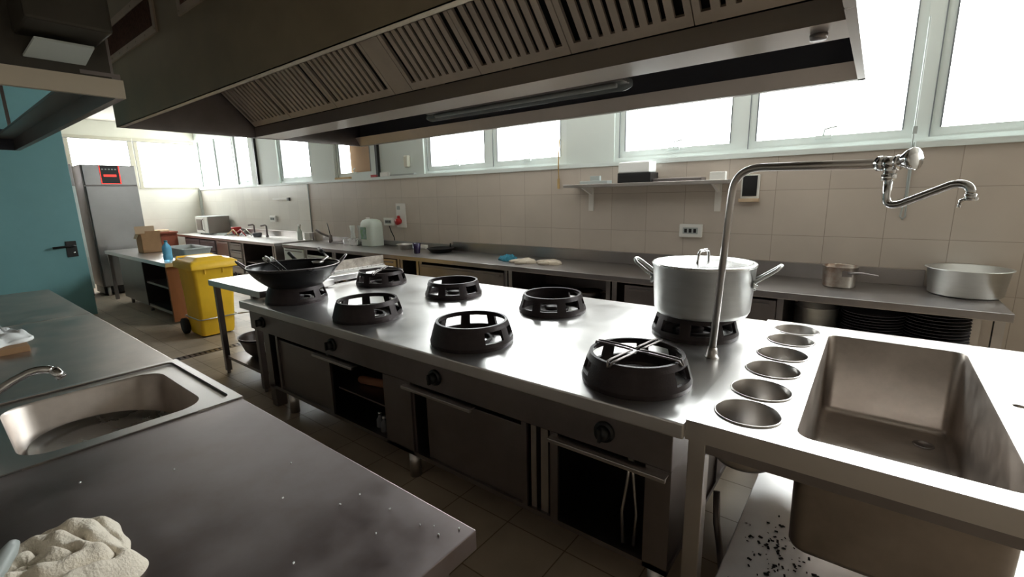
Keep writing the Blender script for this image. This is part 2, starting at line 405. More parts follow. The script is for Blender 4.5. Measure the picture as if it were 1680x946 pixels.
# rings
def burner_ring(name, label, x, y, rz):
    t = thing(name, label, 'burner ring', (x, y, IZ), rz, 'cast iron burner rings on the range')
    b = MB(); n = 96; H = .125
    prof = [(0, .232, .214), (.02, .234, .216), (.04, .228, .212), (.098, .211, .195), (.112, .205, .188), (.125, .200, .186)]
    cols = []
    for i in range(n):
        a = 2*PI*i/n
        cols.append(([b.bm.verts.new((ro*math.cos(a), ro*math.sin(a), z)) for z, ro, ri in prof], [b.bm.verts.new((ri*math.cos(a), ri*math.sin(a), z)) for z, ro, ri in prof]))
    def open_(i, k): # windows: 6 around, one solid sector
        if k != 2: return False
        ph = i % 12
        return 2 <= ph <= 9 and not (48 <= i < 72)
    for i in range(n):
        A, B = cols[i], cols[(i+1) % n]
        for k in range(len(prof)-1):
            if open_(i, k): continue
            b.bm.faces.new((A[0][k], B[0][k], B[0][k+1], A[0][k+1])); b.bm.faces.new((A[1][k], A[1][k+1], B[1][k+1], B[1][k]))
            if not open_(i, k) and open_((i+1) % n, k): b.bm.faces.new((B[0][k], B[1][k], B[1][k+1], B[0][k+1]))
            if not open_(i, k) and open_((i-1) % n, k): b.bm.faces.new((A[0][k], A[0][k+1], A[1][k+1], A[1][k]))
        b.bm.faces.new((A[0][-1], B[0][-1], B[1][-1], A[1][-1])); b.bm.faces.new((A[0][0], A[1][0], B[1][0], B[0][0]))
        if open_(i, 2):
            b.bm.faces.new((A[0][2], B[0][2], B[1][2], A[1][2])); b.bm.faces.new((A[0][3], A[1][3], B[1][3], B[0][3]))
    for f in b.bm.faces: f.smooth = False
    part(b, 'ring_body', 'iron', t, local=True)
    u = MB().lathe([(.0, .012), (.05, .012), (.055, .03), (.03, .035), (0, .035)], n=24).lathe([(.10, .0), (.10, .02), (.115, .02), (.115, .0)], n=32, close=True)
    part(u, 'burner_head', 'iron', t, local=True)
    return t
RX = (-3.65, -2.69, -1.722, -.755); RYf, RYb = 1.835, 2.665
lab = {(0, 0): 'cast iron burner ring carrying the big black wok', (1, 0): 'empty cast iron burner ring beside the wok, front row',
       (2, 0): 'empty burner ring in the front row, between two other front rings', (3, 0): 'largest looking front burner ring with a wire cross trivet on it',
       (0, 1): 'back burner ring with grey trivet bars, beside the stained splash plate', (1, 1): 'empty cast iron burner ring in the back row, left one of the two',
       (2, 1): 'empty cast iron burner ring in the back row, nearest the stock pot', (3, 1): 'cast iron burner ring under the big aluminium stock pot'}
r0 = None
for j, y in enumerate((RYf, RYb)):
    for i, x in enumerate(RX):
        rz = math.radians((-150, -150)[0] if False else (61, 58, 53, 60)[i] if j == 0 else (242, 245, 274, 274)[i])
        if r0 is None: r0 = burner_ring('burner_ring', lab[(i, j)], x, y, rz)
        else: copy_thing(r0, (x, y, IZ), lab[(i, j)], rz)
# wire cross trivet
def trivet(label, x, y, rz):
    b = MB(); z = .012
    for a in range(4):
        ca, sa = math.cos(a*PI/2), math.sin(a*PI/2)
        for s in (-1, 1):
            pts = [(.012, s*.012, z-.002), (.05, s*.014, z), (.17, s*.014, z), (.200, s*.012, z-.002), (.212, s*.004, z-.022)]
            b.tube([(p[0]*ca-p[1]*sa, p[0]*sa+p[1]*ca, p[2]) for p in pts], .0048, 8)
    return single(b, 'wire_trivet', 'steel_dark', label, 'trivet', (x, y, IZ+.125-.004), rz, 'wire trivets on burner rings')
trivet('crossed wire trivet on the front burner ring nearest the sink unit', RX[3], RYf, math.radians(-8))
trivet('crossed wire trivet on the back burner ring beside the stained splash plate', RX[0], RYb, math.radians(35))

# wok
wk = thing('wok', 'large black two-handled wok sitting tilted slightly on the front burner ring at the far end', 'wok', (-3.64, 1.835, .934))
pr = []
R = .342
for i in range(15):
    a = i/14*1.02; pr.append((R*math.sin(a)/math.sin(1.02), .215*(1-math.cos(a))/(1-math.cos(1.02))))
b = MB().lathe(pr, n=72); wb = part(b, 'wok_bowl', 'wok', wk, local=True, solid=.004)
b = MB().lathe([(R-.004, .213), (R+.004, .213), (R+.005, .219), (R-.003, .219)], n=72, close=True); part(b, 'wok_rim', 'steel_dark', wk, local=True)
for s in (-1, 1):
    q = math.radians(60)
    P = []
    for k in range(13):
        a = PI*k/12; P.append(Vector((s*(R-.01+.07*math.sin(a)), .055*math.cos(a), .20+.07*math.sin(a))))
    Rm = Matrix.Rotation(q, 3, 'Z'); part(MB().tube([Rm @ p for p in P], .0065, 8), 'wok_handle', 'steel_dark', wk, local=True)
# utensils in the wok
lt = MB().tube([(-3.62, 1.77, 1.03), (-3.80, 1.78, 1.11), (-3.99, 1.78, 1.165)], .0055, 8).tube([(-3.58, 1.80, 1.03), (-3.77, 1.82, 1.11), (-3.95, 1.83, 1.17)], .0055, 8)
single(lt, 'wok_utensils', 'black', 'pair of thin black utensil shafts leaning over the left rim of the wok', 'utensil', (0, 0, 0))
sc_ = MB()
for p_, l in (((-4.01, 1.78, 1.168), .05), ((-3.98, 1.83, 1.172), .045), ((-4.0, 1.80, 1.18), .06)): sc_.tube([Vector(p_)+Vector((.05, 0, -.015)), Vector(p_), Vector(p_)+Vector((-l, .01, .01))], .010, 8, rad=[.006, .012, .008])
single(sc_, 'utensil_tips', 'white', 'white tips of the two utensils on the left rim of the wok', 'utensil', (0, 0, 0))
for tip, foot, lb in (((-4.336, 2.15, 1.165), (-3.98, 2.15, .985), 'short black ladle handle sticking out behind the wok'), ((-3.712, 2.10, 1.244), (-3.50, 2.05, 1.195), 'longer black and silver ladle handle leaning on the right rear wok rim')):
    tip, foot = Vector(tip), Vector(foot); mid = tip.lerp(foot, .55); d_ = (foot-tip).normalized()
    L = thing('ladle', lb, 'ladle', foot, 0, 'ladles in the wok')
    part(MB().tube([tip, mid], .017, 10), 'grip', 'black', L)
    e_ = foot+Vector((.02, -.10, -.038))
    part(MB().tube([mid, foot, e_], .008, 8), 'shaft', 'steel', L)
    part(MB().lathe([(0, 0), (.035, .008), (.045, .03)], e_+Vector((0, 0, -.012)), 20), 'ladle_cup', 'steel', L, solid=.002)

# stock pot with lid
PX, PY, PZ = -.728, 2.672, IZ+.125
pt = thing('stock_pot', 'big aluminium stock pot on a back burner ring behind the tap column', 'pot', (PX, PY, PZ))
b = MB().lathe([(0, 0), (.215, 0), (.24, .006), (.252, .03), (.268, .27), (.272, .275), (.266, .278), (.262, .27), (.246, .035), (.23, .012), (0, .008)], n=80)
part(b, 'pot_body', 'alu', pt, local=True)
for s in (-1, 1):
    q = Matrix.Rotation(math.radians(-16 if s > 0 else 16), 3, 'Z'); q = Matrix.Rotation(math.radians(6), 3, 'Z')
    P = [(s*.262, -.055, .20), (s*.30, -.055, .225), (s*.36, -.048, .27), (s*.375, -.03, .285), (s*.38, 0, .288), (s*.375, .03, .285), (s*.36, .048, .27), (s*.30, .055, .225), (s*.262, .055, .20)]
    h = MB().tube([q @ Vector(p) for p in P], .009, 10)
    for yy in (-.055, .055):
        c0 = q @ Vector((s*.258, yy, .185)); c1 = q @ Vector((s*.268, yy, .185)); h.cyl(c0, c1, .02, .018, 12)
        for dz in (.0, -.022):
            a0 = q @ Vector((s*.264, yy, .185+dz)); a1 = q @ Vector((s*.274, yy, .185+dz)); h.cyl(a0, a1, .006, .005, 8)
    part(h, 'pot_handle', 'alu', pt, local=True)
lidp = part(MB().lathe([(r_, z_+.276) for r_, z_ in [(0, .012), (.15, .010), (.23, .004), (.245, .012), (.268, .012), (.275, .006), (.27, .0), (.25, .002), (.15, .004), (0, .006)]], n=80), 'lid', 'steel_pol', pt, local=True, label='shiny flat lid')
q = Matrix.Rotation(math.radians(82), 3, 'Z')
P = [(-.075, 0, .284), (-.07, 0, .306)]+bez((-.065, 0, .326), (-.06, 0, .351), (-.03, 0, .352), 5)+bez((.03, 0, .352), (.06, 0, .351), (.065, 0, .326), 5)+[(.07, 0, .306), (.075, 0, .284)]
part(MB().tube([q @ Vector(p) for p in P], .008, 10), 'lid_handle', 'chrome', lidp, local=True)

# pot filler tap
tp = thing('pot_filler_tap', 'tall bent steel water column with chrome valve and swivel spout rising from the range', 'tap', (-.56, 2.30, IZ))
part(MB().lathe([(0, 0), (.034, 0), (.034, .006), (.028, .008), (.028, .03), (.022, .05), (.0, .052)], (-.56, 2.3, IZ), 6), 'base_nut', 'steel', tp)
P = [(-.56, 2.3, IZ+.04), (-.525, 2.3, 1.60)]+bez((-.522, 2.3, 1.64), (-.515, 2.295, 1.755), (-.40, 2.27, 1.752), 10)+[(-.0, 2.0, 1.735)]
part(MB().tube(P, .0165, 20), 'riser_pipe', 'steel', tp)
dv = Vector((.40, -.27, 0)).normalized(); J = Vector((-.0, 2.0, 1.735))
vb = MB().cyl(J-dv*.01, J+dv*.012, .024).cyl(J+dv*.0, J+dv*.05, .021, .021).cyl(J+dv*.028+Vector((0, 0, .01)), J+dv*.028+Vector((0, 0, -.05)), .019, .017)
vb.cyl(J+dv*.028+Vector((0, 0, -.035)), J+dv*.028+Vector((0, 0, -.055)), .023, .023, 6)
vb.cyl(J+dv*.048, J+dv*.056, .024, .024, 12)
part(vb, 'valve_body', 'chrome', tp)
lv = MB(); a = J+dv*.056+Vector((0, 0, .004))
lv.lathe([(0, 0), (.018, 0), (.022, .012), (.033, .03), (.036, .042), (.033, .046), (0, .048)], a, 12, dv+Vector((0, 0, .12)))
part(lv, 'valve_knob', 'chrome', tp)
S0 = J+dv*.028+Vector((0, 0, -.048)); sd = Vector((.85, -.52, 0)).normalized()
P = [S0, S0+Vector((0, 0, -.05))]+bez(S0+Vector((0, 0, -.055)), S0+Vector((0, 0, -.095)), S0+sd*.045+Vector((0, 0, -.082)), 8)
e = S0+sd*.19+Vector((0, 0, -.045))
e = S0+sd*.19+Vector((0, 0, -.022))
P += bez(e-sd*.02+Vector((0, 0, -.004)), e+sd*.025+Vector((0, 0, .008)), e+sd*.03+Vector((0, 0, -.03)), 8)
part(MB().tube(P, .0115, 16), 'swivel_spout', 'chrome', tp)
n0 = e+sd*.03+Vector((0, 0, -.03))
part(MB().cyl(n0, n0+Vector((0, 0, -.018)), .013, .012).tube([n0+Vector((0, 0, -.01)), n0+sd*-.02+Vector((0, 0, -.02)), n0+sd*-.022+Vector((0, 0, -.038))], .006, 8).tube([n0+Vector((0, 0, -.012)), n0+sd*.018+Vector((0, 0, -.014))], .004, 8), 'spout_nozzle', 'chrome', tp)

# things inside the range
single(MB().cyl((-.14, 0, .03), (.14, .03, .03), .028, .028).cyl((.14, .03, .03), (.16, .032, .03), .014, .012).cyl((-.16, -.002, .03), (-.14, 0, .03), .02, .026), 'rolling_pin', 'brownstuff', 'brown wooden roller lying in the dark open compartment under the range', 'rolling pin', (-2.56, 1.76, .395), .1)
tg = MB()
for s in (-1, 1): tg.tube([(s*.004, 0, .40), (s*.012, .0, .30), (s*.03, -.01, .15), (s*.022, -.02, .01)], .007, 8)
tg.cyl((-.012, 0, .395), (.012, 0, .395), .010)
single(tg, 'kitchen_tongs', 'steel', 'long steel tongs hanging in the open cabinet by the sink unit', 'tongs', (-.68, 1.64, .205), .2)
for x, y, lb in ((-2.40, 1.66, 'small dark bottle low in the open range compartment, left one'), (-2.33, 1.64, 'small dark bottle low in the open range compartment, right one')):
    bt = thing('bottle', lb, 'bottle', (x, y, .201), 0, 'small bottles in the range compartment')
    part(MB().lathe([(0, 0), (.024, 0), (.026, .01), (.026, .05), (.012, .07), (.011, .085), (0, .086)], n=16), 'bottle_body', 'darkplate', bt, local=True)
    part(MB().lathe([(.0, .0), (.013, .0), (.013, .014), (0, .015)], (0, 0, .087), 12), 'bottle_cap', 'steel', bt, local=True)

# ================================================================== SINK UNIT (right)
SX0, SX1, SY0, SY1, SZ = -.455, .70, 1.56, 3.155, .872
su = thing('sink_table', 'steel table with six round wells and a deep sink, right of the range', 'sink table', (.1, 2.35, 0))
BX0, BX1, BY0, BY1 = -.130, .415, 1.650, 2.990
hc = [(-.288, 1.731), (-.287, 1.975), (-.287, 2.242), (-.285, 2.489), (-.283, 2.755), (-.282, 2.985)]
holes = [rrect(BX0, BX1, BY0, BY1, .05)]+[circle(x, y, .105) for x, y in hc]+[circle(.486, 2.346, .018, 20)]
b = MB().plate_holes([(SX0, SY0), (SX1, SY0), (SX1, SY1), (SX0, SY1)], holes, SZ, .003)
part(b, 'sink_top', 'steel_top', su)
b = MB().box(SX0+.004, SX1, SY0, SY0+.015, SZ-.075, SZ-.003).box(SX0+.004, SX1, SY1-.015, SY1, SZ-.075, SZ-.003).box(SX1-.015, SX1, SY0, SY1, SZ-.075, SZ-.003)
part(b, 'top_edge', 'steel', su)
b = MB().box(SX0+.02, SX1-.02, SY0+.03, SY0+.045, SZ-.125, SZ-.07)
part(b, 'apron', 'steel_dark', su)
for x, y in hc:
    b = MB().lathe([(.1115, SZ+.0005), (.110, SZ+.005), (.107, SZ+.006), (.1045, SZ+.003), (.105, SZ-.16), (.095, SZ-.178), (0, SZ-.18)], (x, y, 0), 48)
    part(b, 'round_well', 'steel', su, solid=0)
def basin(x0, x1, y0, y1, zt, depth, r, name, m, parent, th=.004, fil=.03):
    L = []
    for dz, ins in ((0, 0), (.004, .003), (depth-fil, .008), (depth-fil*.5, .008+fil*.2), (depth-fil*.15, .008+fil*.55), (depth, .008+fil)):
        L.append([(p[0], p[1], zt-dz) for p in rrect(x0+ins, x1-ins, y0+ins, y1-ins, max(r-ins*.3, .01))])
    return part(MB().loft(L), name, m, parent, solid=0)
bs = basin(BX0, BX1, BY0, BY1, SZ, .43, .05, 'sink_basin', 'steel_worn', su)
part(MB().lathe([(0, 0), (.03, .0), (.034, .004), (.04, .003), (.042, 0)], (.30, 2.80, SZ-.4285), 24), 'sink_drain', 'steel_dark', bs)
for x in (SX0+.01, SX1-.07):
    for y in (SY0+.02, SY1-.08):
        part(MB().box(x, x+.06, y, y+.06, .03, SZ-.07, bev=.004).cyl((x+.03, y+.03, 0), (x+.03, y+.03, .03), .022), 'leg', 'steel', su)
part(MB().box(-.345, SX1-.02, SY0+.06, SY1-.06, .15, .185, bev=.004), 'undershelf', 'steel_top', su)
deb = MB()
for i in range(100):
    x = random.gauss(-.18, .08); y = random.gauss(1.95, .16); s = random.uniform(.002, .009)
    if x < -.33 or y < 1.65: continue
    deb.box(x-s, x+s, y-s*.5, y+s*.5, .1855, .1855+s*.4, rot=Matrix.Rotation(random.random()*3, 3, 'Z'))
o = single(deb, 'food_debris', 'debris', 'black crumbs scattered on the shelf below the deep sink', 'debris', (0, 0, 0)); o['kind'] = 'stuff'
hs = MB().tube([(-.46, 2.15, .25), (-.44, 2.1, .12), (-.40, 2.02, .05), (-.36, 1.9, .03), (-.30, 1.8, .03), (-.1, 1.75, .03)], .016, 12)
single(hs, 'flexible_hose', 'steel_dark', 'braided metal hose curving to the floor under the sink unit', 'hose', (0, 0, 0))

# ================================================================== BACK END TABLE
et = thing('end_table', 'steel table at the far end of the range, with a low shelf of bowls', 'table', (-4.4, 2.4, 0))
part(MB().box(-4.95, -3.895, 1.65, 2.32, .875, .93, bev=.004).box(-4.95, -4.045, 2.32, 3.12, .875, .93, bev=.004), 'tabletop', 'steel_top', et)
for x, y in ((-4.90, 1.67), (-4.90, 3.04), (-4.12, 3.04), (-4.12, 1.67)):
    part(MB().box(x, x+.045, y, y+.045, .03, .875).cyl((x+.022, y+.022, 0), (x+.022, y+.022, .03), .016), 'leg', 'steel_dark', et)
part(MB().box(-4.88, -4.09, 1.69, 3.07, .15, .18), 'low_shelf', 'steel_dark', et)
BWX, BWY = -4.60, 1.93
def bowl(label, x, y, z, r, h, m='steel_dark', nm='mixing_bowl', g='bowls stacked under the end table'):
    b = MB().lathe([(0, .0), (r*.45, .0), (r*.6, .01), (r*.8, h*.35), (r*.93, h*.8), (r, h), (r*1.03, h)], n=48)
    return single(b, nm, m, label, 'bowl', (x, y, z), 0, g, solid=.003)
bowl('lower of the dark steel bowls nested on the shelf under the end table', BWX, BWY, .184, .205, .17)
bowl('upper of the dark steel bowls nested on the shelf under the end table', BWX, BWY, .206, .21, .17)
cl = thing('colander', 'pale handled pan beside the dark bowls under the end table', 'pan', (-4.235, 1.90, .184))
part(MB().lathe([(0, .0), (.07, .0), (.10, .08), (.12, .17), (.13, .175)], (0, 0, .0), 32), 'pan_body', 'alu', cl, local=True, solid=.003)
part(MB().tube([(-.12, -.03, .165), (-.15, -.06, .17), (-.15, -.10, .17), (-.09, -.09, .165)], .009, 8), 'pan_handle', 'white', cl, local=True)
# stained splash plate with slots on the end table
gp = thing('griddle_splash_plate', 'grease-stained slotted metal splash plate standing between wok and back burner ring', 'splash guard', (-4.2, 2.8, .93))
b = MB().box(-4.20, -4.185, 2.47, 3.10, .96, 1.05)
part(b, 'stained_plate', 'grease', gp)
b = MB().box(-4.20, -4.17, 2.47, 3.10, .93, .96)
for i in range(11): b.box(-4.168, -4.160, 2.49+i*.055, 2.525+i*.055, .948, .957)
part(b, 'slotted_base', 'steel', gp)
part(MB().box(-4.165, -4.155, 2.49, 3.10, .932, .943), 'white_lip', 'white', gp)

# ================================================================== BACK COUNTER (against the tiled wall)
CY0, CY1, CZ = 4.13, 4.975, .86
M['steel_ctr'] = mat('steel_counter', (.46, .435, .425), .33, 1, noise=.15, nscale=3, rnoise=.05)
ctop = thing('long_counter_top', 'long continuous steel worktop with upstand along the tiled wall', 'worktop', (-3.9, 4.55, 0))
part(MB().box(-8.55, .76, CY0, CY1, CZ-.055, CZ, bev=.004), 'worktop', 'steel_ctr', ctop)
part(MB().box(-4.95, .37, CY1-.045, CY1, CZ, .993, bev=.004), 'upstand', 'steel_ctr', ctop)
part(MB().box(-8.55, -4.97, CY1-.03, CY1, CZ, .945, bev=.004), 'upstand', 'steel_ctr', ctop)
part(MB().box(.68, .73, 4.15, 4.20, 0, CZ-.055), 'leg', 'steel', ctop)
part(MB().box(.68, .73, 4.88, 4.93, 0, CZ-.055), 'leg', 'steel', ctop)
M['mauve'] = mat('mauve_grey_front', (.15, .125, .14), .45, .3)
M['greydrawer'] = mat('grey_drawer_front', (.40, .38, .36), .45, .4)
def cab(name, label, x0, x1, cat='cabinet', group=None, fronts=(), shelf=None, m='steel', y0=4.16, z1=.803):
    t = thing(name, label, cat, ((x0+x1)/2, 4.55, 0), 0, group)
    b = MB(); b.box(x0, x1, y0+.02, CY1-.06, .12, .14); b.box(x0, x0+.02, y0, CY1-.06, .12, z1); b.box(x1-.02, x1, y0, CY1-.06, .12, z1); b.box(x0+.02, x1-.02, CY1-.08, CY1-.06, .14, z1)
    part(b, 'carcass', 'steel_dark', t)
    for x in (x0+.05, x1-.05):
        for y in (y0+.06, CY1-.12): part(MB().cyl((x, y, 0), (x, y, .12), .022), 'foot', 'steel_dark', t)
    part(MB().box(x0, x0+.05, y0-.012, y0-.0005, .12, z1), 'front_post', 'steel_ctr', t); part(MB().box(x1-.045, x1, y0-.012, y0-.0005, .12, z1), 'front_post', 'steel_ctr', t)
    if shelf: part(MB().box(x0+.021, x1-.021, y0+.03, CY1-.081, shelf, shelf+.02), 'shelf', 'steel_dark', t)
    for f in fronts:
        a, c_, z0, zz, kind = f
        pm = {'door': m, 'drawer': m, 'wood': 'palewood', 'white': 'panel'}[kind]
        p = part(MB().box(a, c_, y0-.030, y0-.0125, z0, zz, bev=.003), 'drawer' if kind == 'drawer' or kind == 'wood' else 'door', pm, t)
        hz = zz-.035
        part(MB().box(a+.05, c_-.05, y0-.042, y0-.03, hz-.008, hz+.008, bev=.002), 'handle', 'steel_dark', p)
    return t
cab('base_cabinet', 'steel base cabinet with a tall white door below the small counter tap', -8.54, -7.78, fronts=[(-8.50, -7.82, .16, .79, 'white')])
cab('base_cabinet', 'base cabinet with black frame and pale drawer behind the wok handle', -7.77, -6.9, fronts=[(-7.70, -6.95, .60, .72, 'white'), (-7.70, -6.95, .16, .58, 'white')])
cab('open_cabinet', 'dark open base cabinet left of the pale wooden drawers', -6.89, -5.78, shelf=.45)
cab('drawer_cabinet', 'base unit with pale wooden drawer fronts under the wall counter', -5.77, -5.24, 'drawer unit', fronts=[(-5.75, -5.30, .70, .79, 'wood'), (-5.75, -5.30, .58, .69, 'wood'), (-5.75, -5.30, .16, .57, 'wood')])
cab('open_cabinet', 'narrow dark open base cabinet right of the pale wooden drawers', -5.22, -4.84, shelf=.45)
cab('base_cabinet', 'wide steel-fronted base cabinet below the blue cloth and gloves', -4.82, -3.30, fronts=[(-4.80, -3.34, .16, .77, 'door')], m='steel_dark')
cab('open_cabinet', 'open base cabinet with pans inside, behind the middle of the range', -3.28, -2.0, shelf=.50)
cab('base_cabinet', 'steel base cabinet directly behind the stock pot', -1.98, -.50, fronts=[(-1.84, -.55, .16, .785, 'door')], m='steel_dark')
ps = thing('plate_rack_shelf', 'open shelf under the right end of the wall counter holding plate stacks', 'shelf', (.1, 4.5, 0))
part(MB().box(-.48, .67, 4.18, 4.90, .46, .48), 'shelf_board', 'steel_dark', ps)
part(MB().box(-.48, .665, 4.915, 4.93, .1, .80), 'shade_panel', 'darkvoid', ps)  # added dark sheet standing for the shade on the wall under the counter
for x in (-.475, .645):
    for y in (4.2, 4.87): part(MB().box(x-.0, x+.02, y-.01, y+.01, 0, .46), 'shelf_post', 'steel_dark', ps)
def stack(n, x, y, r, z0, dz, pos, m='darkplate'):
    src = None
    for k in range(n):
        z = z0+k*dz; top = k == n-1
        if src is None:
            b = MB().lathe([(0, 0), (r*.55, 0), (r*.6, .003), (r*.97, .013), (r, .017), (r*.97, .017), (r*.6, .007), (0, .004)], n=40)
            src = single(b, 'plate', m, 'plate', 'plate', (x, y, z), 0, 'dark plates stacked under the wall counter'); o = src
        else:
            o = src.copy(); COL.objects.link(o); o.location = (x+random.uniform(-.003, .003), y+random.uniform(-.003, .003), z)
        o['label'] = ('topmost dark plate of the %s stack' % pos) if top else ('dark plate below the top of the %s stack' % pos)
        o['group'] = 'dark plates in the %s stack' % pos
stack(11, .07, 4.50, .205, .481, .0215, 'shorter left')
stack(13, .44, 4.46, .185, .481, .0235, 'taller right')
b = MB().lathe([(0, 0), (.13, 0), (.145, .02), (.15, .23), (.155, .235)], n=48)
single(b, 'serving_pan', 'alu', 'light grey round pan left of the plate stacks under the wall counter', 'pan', (-.30, 4.45, .481), solid=.003)
def pan_in(x, y, z, r, lb, m='steel_dark'):
    t = thing('saute_pan', lb, 'pan', (x, y, z), 0, 'pans in the open base cabinet')
    part(MB().lathe([(0, 0), (r*.8, 0), (r*.9, .01), (r, .07)], n=32), 'pan_body', m, t, local=True, solid=.003)
    part(MB().tube([(r*.9, 0, .06), (r+.05, -.05, .09), (r+.2, -.12, .10)], .009, 8), 'pan_handle', m, t, local=True)
pan_in(-2.95, 4.5, .52, .17, 'dark pan on the shelf of the open cabinet, left one')
pan_in(-2.45, 4.55, .52, .15, 'dark pan on the shelf of the open cabinet, right one')
# second counter towards the far corner
c2 = thing('corner_counter_top', 'steel worktop in the far corner under the microwave, with rear upstand', 'worktop', (-11.4, 4.55, 0))
part(MB().box(-14.0, -8.86, CY0, CY1, CZ-.055, CZ, bev=.004), 'worktop', 'steel_top', c2)
part(MB().box(-14.0, -8.86, CY1-.04, CY1, CZ, 1.0, bev=.004), 'upstand', 'steel', c2)
part(MB().box(-8.93, -8.87, 4.15, 4.93, 0, CZ-.055), 'end_panel', 'steel', c2)
cab('drawer_cabinet', 'dark purple-grey drawer unit below the microwave', -13.5, -11.6, 'drawer unit', fronts=[(-13.45, -12.55, .55, .78, 'drawer'), (-12.5, -11.65, .55, .78, 'drawer'), (-13.45, -12.55, .16, .53, 'drawer'), (-12.5, -11.65, .16, .53, 'drawer')], m='mauve')
cab('base_cabinet', 'pale steel door cabinet beside the drawers in the far corner', -11.58, -10.92, fronts=[(-11.54, -10.96, .16, .79, 'door')])
cab('drawer_cabinet', 'narrow stack of steel drawers left of the dark opening', -10.9, -10.3, 'drawer unit', fronts=[(-10.87, -10.33, .16+i*.16, .30+i*.16, 'drawer') for i in range(4)], m='greydrawer')
cab('open_cabinet', 'dark open base unit at the right end of the corner counter', -10.28, -8.95, shelf=.4)
fwc = thing('wooden_sideboard', 'low reddish wooden cabinet under the far window', 'cabinet', (-14.1, 3.5, 0))
part(MB().box(-14.45, -13.85, 2.6, 4.10, .1, .90, bev=.005), 'body', 'redwood', fwc)
part(MB().box(-14.48, -13.80, 2.58, 4.11, .90, .94, bev=.004), 'top', 'redwood', fwc)
for k in range(2): part(MB().box(-13.85, -13.835, 2.65+k*.73, 3.33+k*.73, .15, .82, bev=.003), 'door', 'redwood', fwc)
part(MB().box(-14.4, -13.9, 2.65, 4.05, 0, .1), 'plinth', 'black', fwc)
for i, (y, lb) in enumerate(((3.0, 'cream folded cloth on the wooden sideboard'), (3.75, 'pale yellow dish on the wooden sideboard'))):
    single(MB().box(-.15, .15, -.2, .2, 0, .05, bev=.02), 'folded_cloth' if i == 0 else 'serving_dish', 'cardlight', lb, 'cloth' if i == 0 else 'dish', (-14.0, y, .94))

# microwave
mw = thing('microwave_oven', 'silver microwave oven with a vertical handle on the corner counter', 'microwave', (-13.12, 4.68, CZ))
M['mwgrey'] = mat('microwave_side', (.24, .215, .195), .45, .3)
part(MB().box(-.37, .365, -.24, .25, .02, .44, bev=.008), 'casing', 'greyplastic', mw, local=True)
part(MB().box(.366, .372, -.235, .245, .03, .43), 'side_panel', 'mwgrey', mw, local=True)
part(MB().box(-.36, .16, -.256, -.24, .04, .425, bev=.004), 'oven_door', 'white', mw, local=True)
part(MB().box(-.30, .06, -.26, -.256, .10, .37), 'door_window', 'mwgrey', mw, local=True)
part(MB().tube([(.13, -.256, .09), (.13, -.30, .13), (.13, -.30, .34), (.13, -.256, .38)], .012, 8), 'door_handle', 'steel_dark', mw, local=True)
part(MB().box(.18, .36, -.253, -.24, .04, .425), 'button_panel', 'white', mw, local=True)
for sx in (-.3, .3): part(MB().cyl((sx, -.18, 0), (sx, -.18, .02), .02).cyl((sx, .18, 0), (sx, .18, .02), .02), 'foot', 'black', mw, local=True)
# clutter by the corner sink
single(MB().box(-.30, .30, -.2, .2, 0, .02, bev=.005).box(-.26, .26, -.16, .16, .02, .035), 'baking_tray', 'greyplastic', 'flat tray beside the red container on the corner counter', 'tray', (-12.35, 4.70, CZ))
single(MB().lathe([(0, 0), (.09, 0), (.11, .14), (.10, .15), (0, .15)], n=24), 'red_container', 'red', 'red container behind the tray next to the microwave', 'container', (-12.05, 4.78, CZ+.036))
for i, (dx, c_) in enumerate(((0, 'palewood'), (.18, 'red'), (.3, 'white'))):
    single(MB().tube([(-.3, 0, .03), (0, .02, .15), (.35, -.02, .01+.01)], .012, 8), 'wooden_spoon', c_, ('long wooden spoon', 'red-handled spoon', 'white-handled spoon')[i]+' leaning over the rack by the corner sink', 'spoon', (-11.7+dx, 4.55+.08*i, CZ))
for x, lb in ((-11.15, 'left upright tap pipe on the corner counter'), (-10.55, 'right upright tap pipe on the corner counter')):
    single(MB().cyl((0, 0, 0), (0, 0, .04), .03).tube([(0, 0, .03), (0, 0, .24), (0, -.02, .26), (0, -.12, .25)], .018, 10), 'basin_tap', 'steel_dark', lb, 'tap', (x, 4.80, CZ), 0, 'taps on the corner counter')
single(MB().lathe([(0, 0), (.08, 0), (.10, .07), (.09, .09), (0, .09)], n=24), 'dark_bowl', 'darkplate', 'small dark blue bowl between the two tap pipes', 'bowl', (-10.85, 4.72, CZ))
# spray bottle
def spray(x, y, z, lb):
    t = thing('spray_bottle', lb, 'spray bottle', (x, y, z))
    part(MB().lathe([(0, 0), (.045, 0), (.05, .01), (.05, .15), (.03, .21), (.018, .24), (.018, .27), (0, .27)], n=24), 'bottle_body', 'jerry', t, local=True)
    part(MB().box(-.03, .06, -.015, .015, .27, .31, bev=.005).box(.03, .045, -.008, .008, .22, .27), 'spray_trigger', 'white', t, local=True)
spray(-9.15, 4.80, CZ, 'white spray bottle at the right end of the corner counter')
single(MB().box(-.1, .1, -.02, .02, 0, .14, bev=.004), 'white_card_box', 'white', 'small white box behind the spray bottle', 'box', (-8.98, 4.88, CZ))
# tap on main counter
tb = thing('counter_tap', 'steel mixer tap with a black lever on the wall counter', 'tap', (-7.95, 4.75, CZ))
part(MB().cyl((0, 0, 0), (0, 0, .14), .035, .03).tube([(0, 0, .10), (-.12, -.10, .17), (-.2, -.16, .24)], .02, 10), 'tap_body', 'steel_dark', tb, local=True)
part(MB().tube([(0, 0, .14), (-.06, .02, .24), (-.12, .03, .36)], .008, 8), 'tap_lever', 'black', tb, local=True)
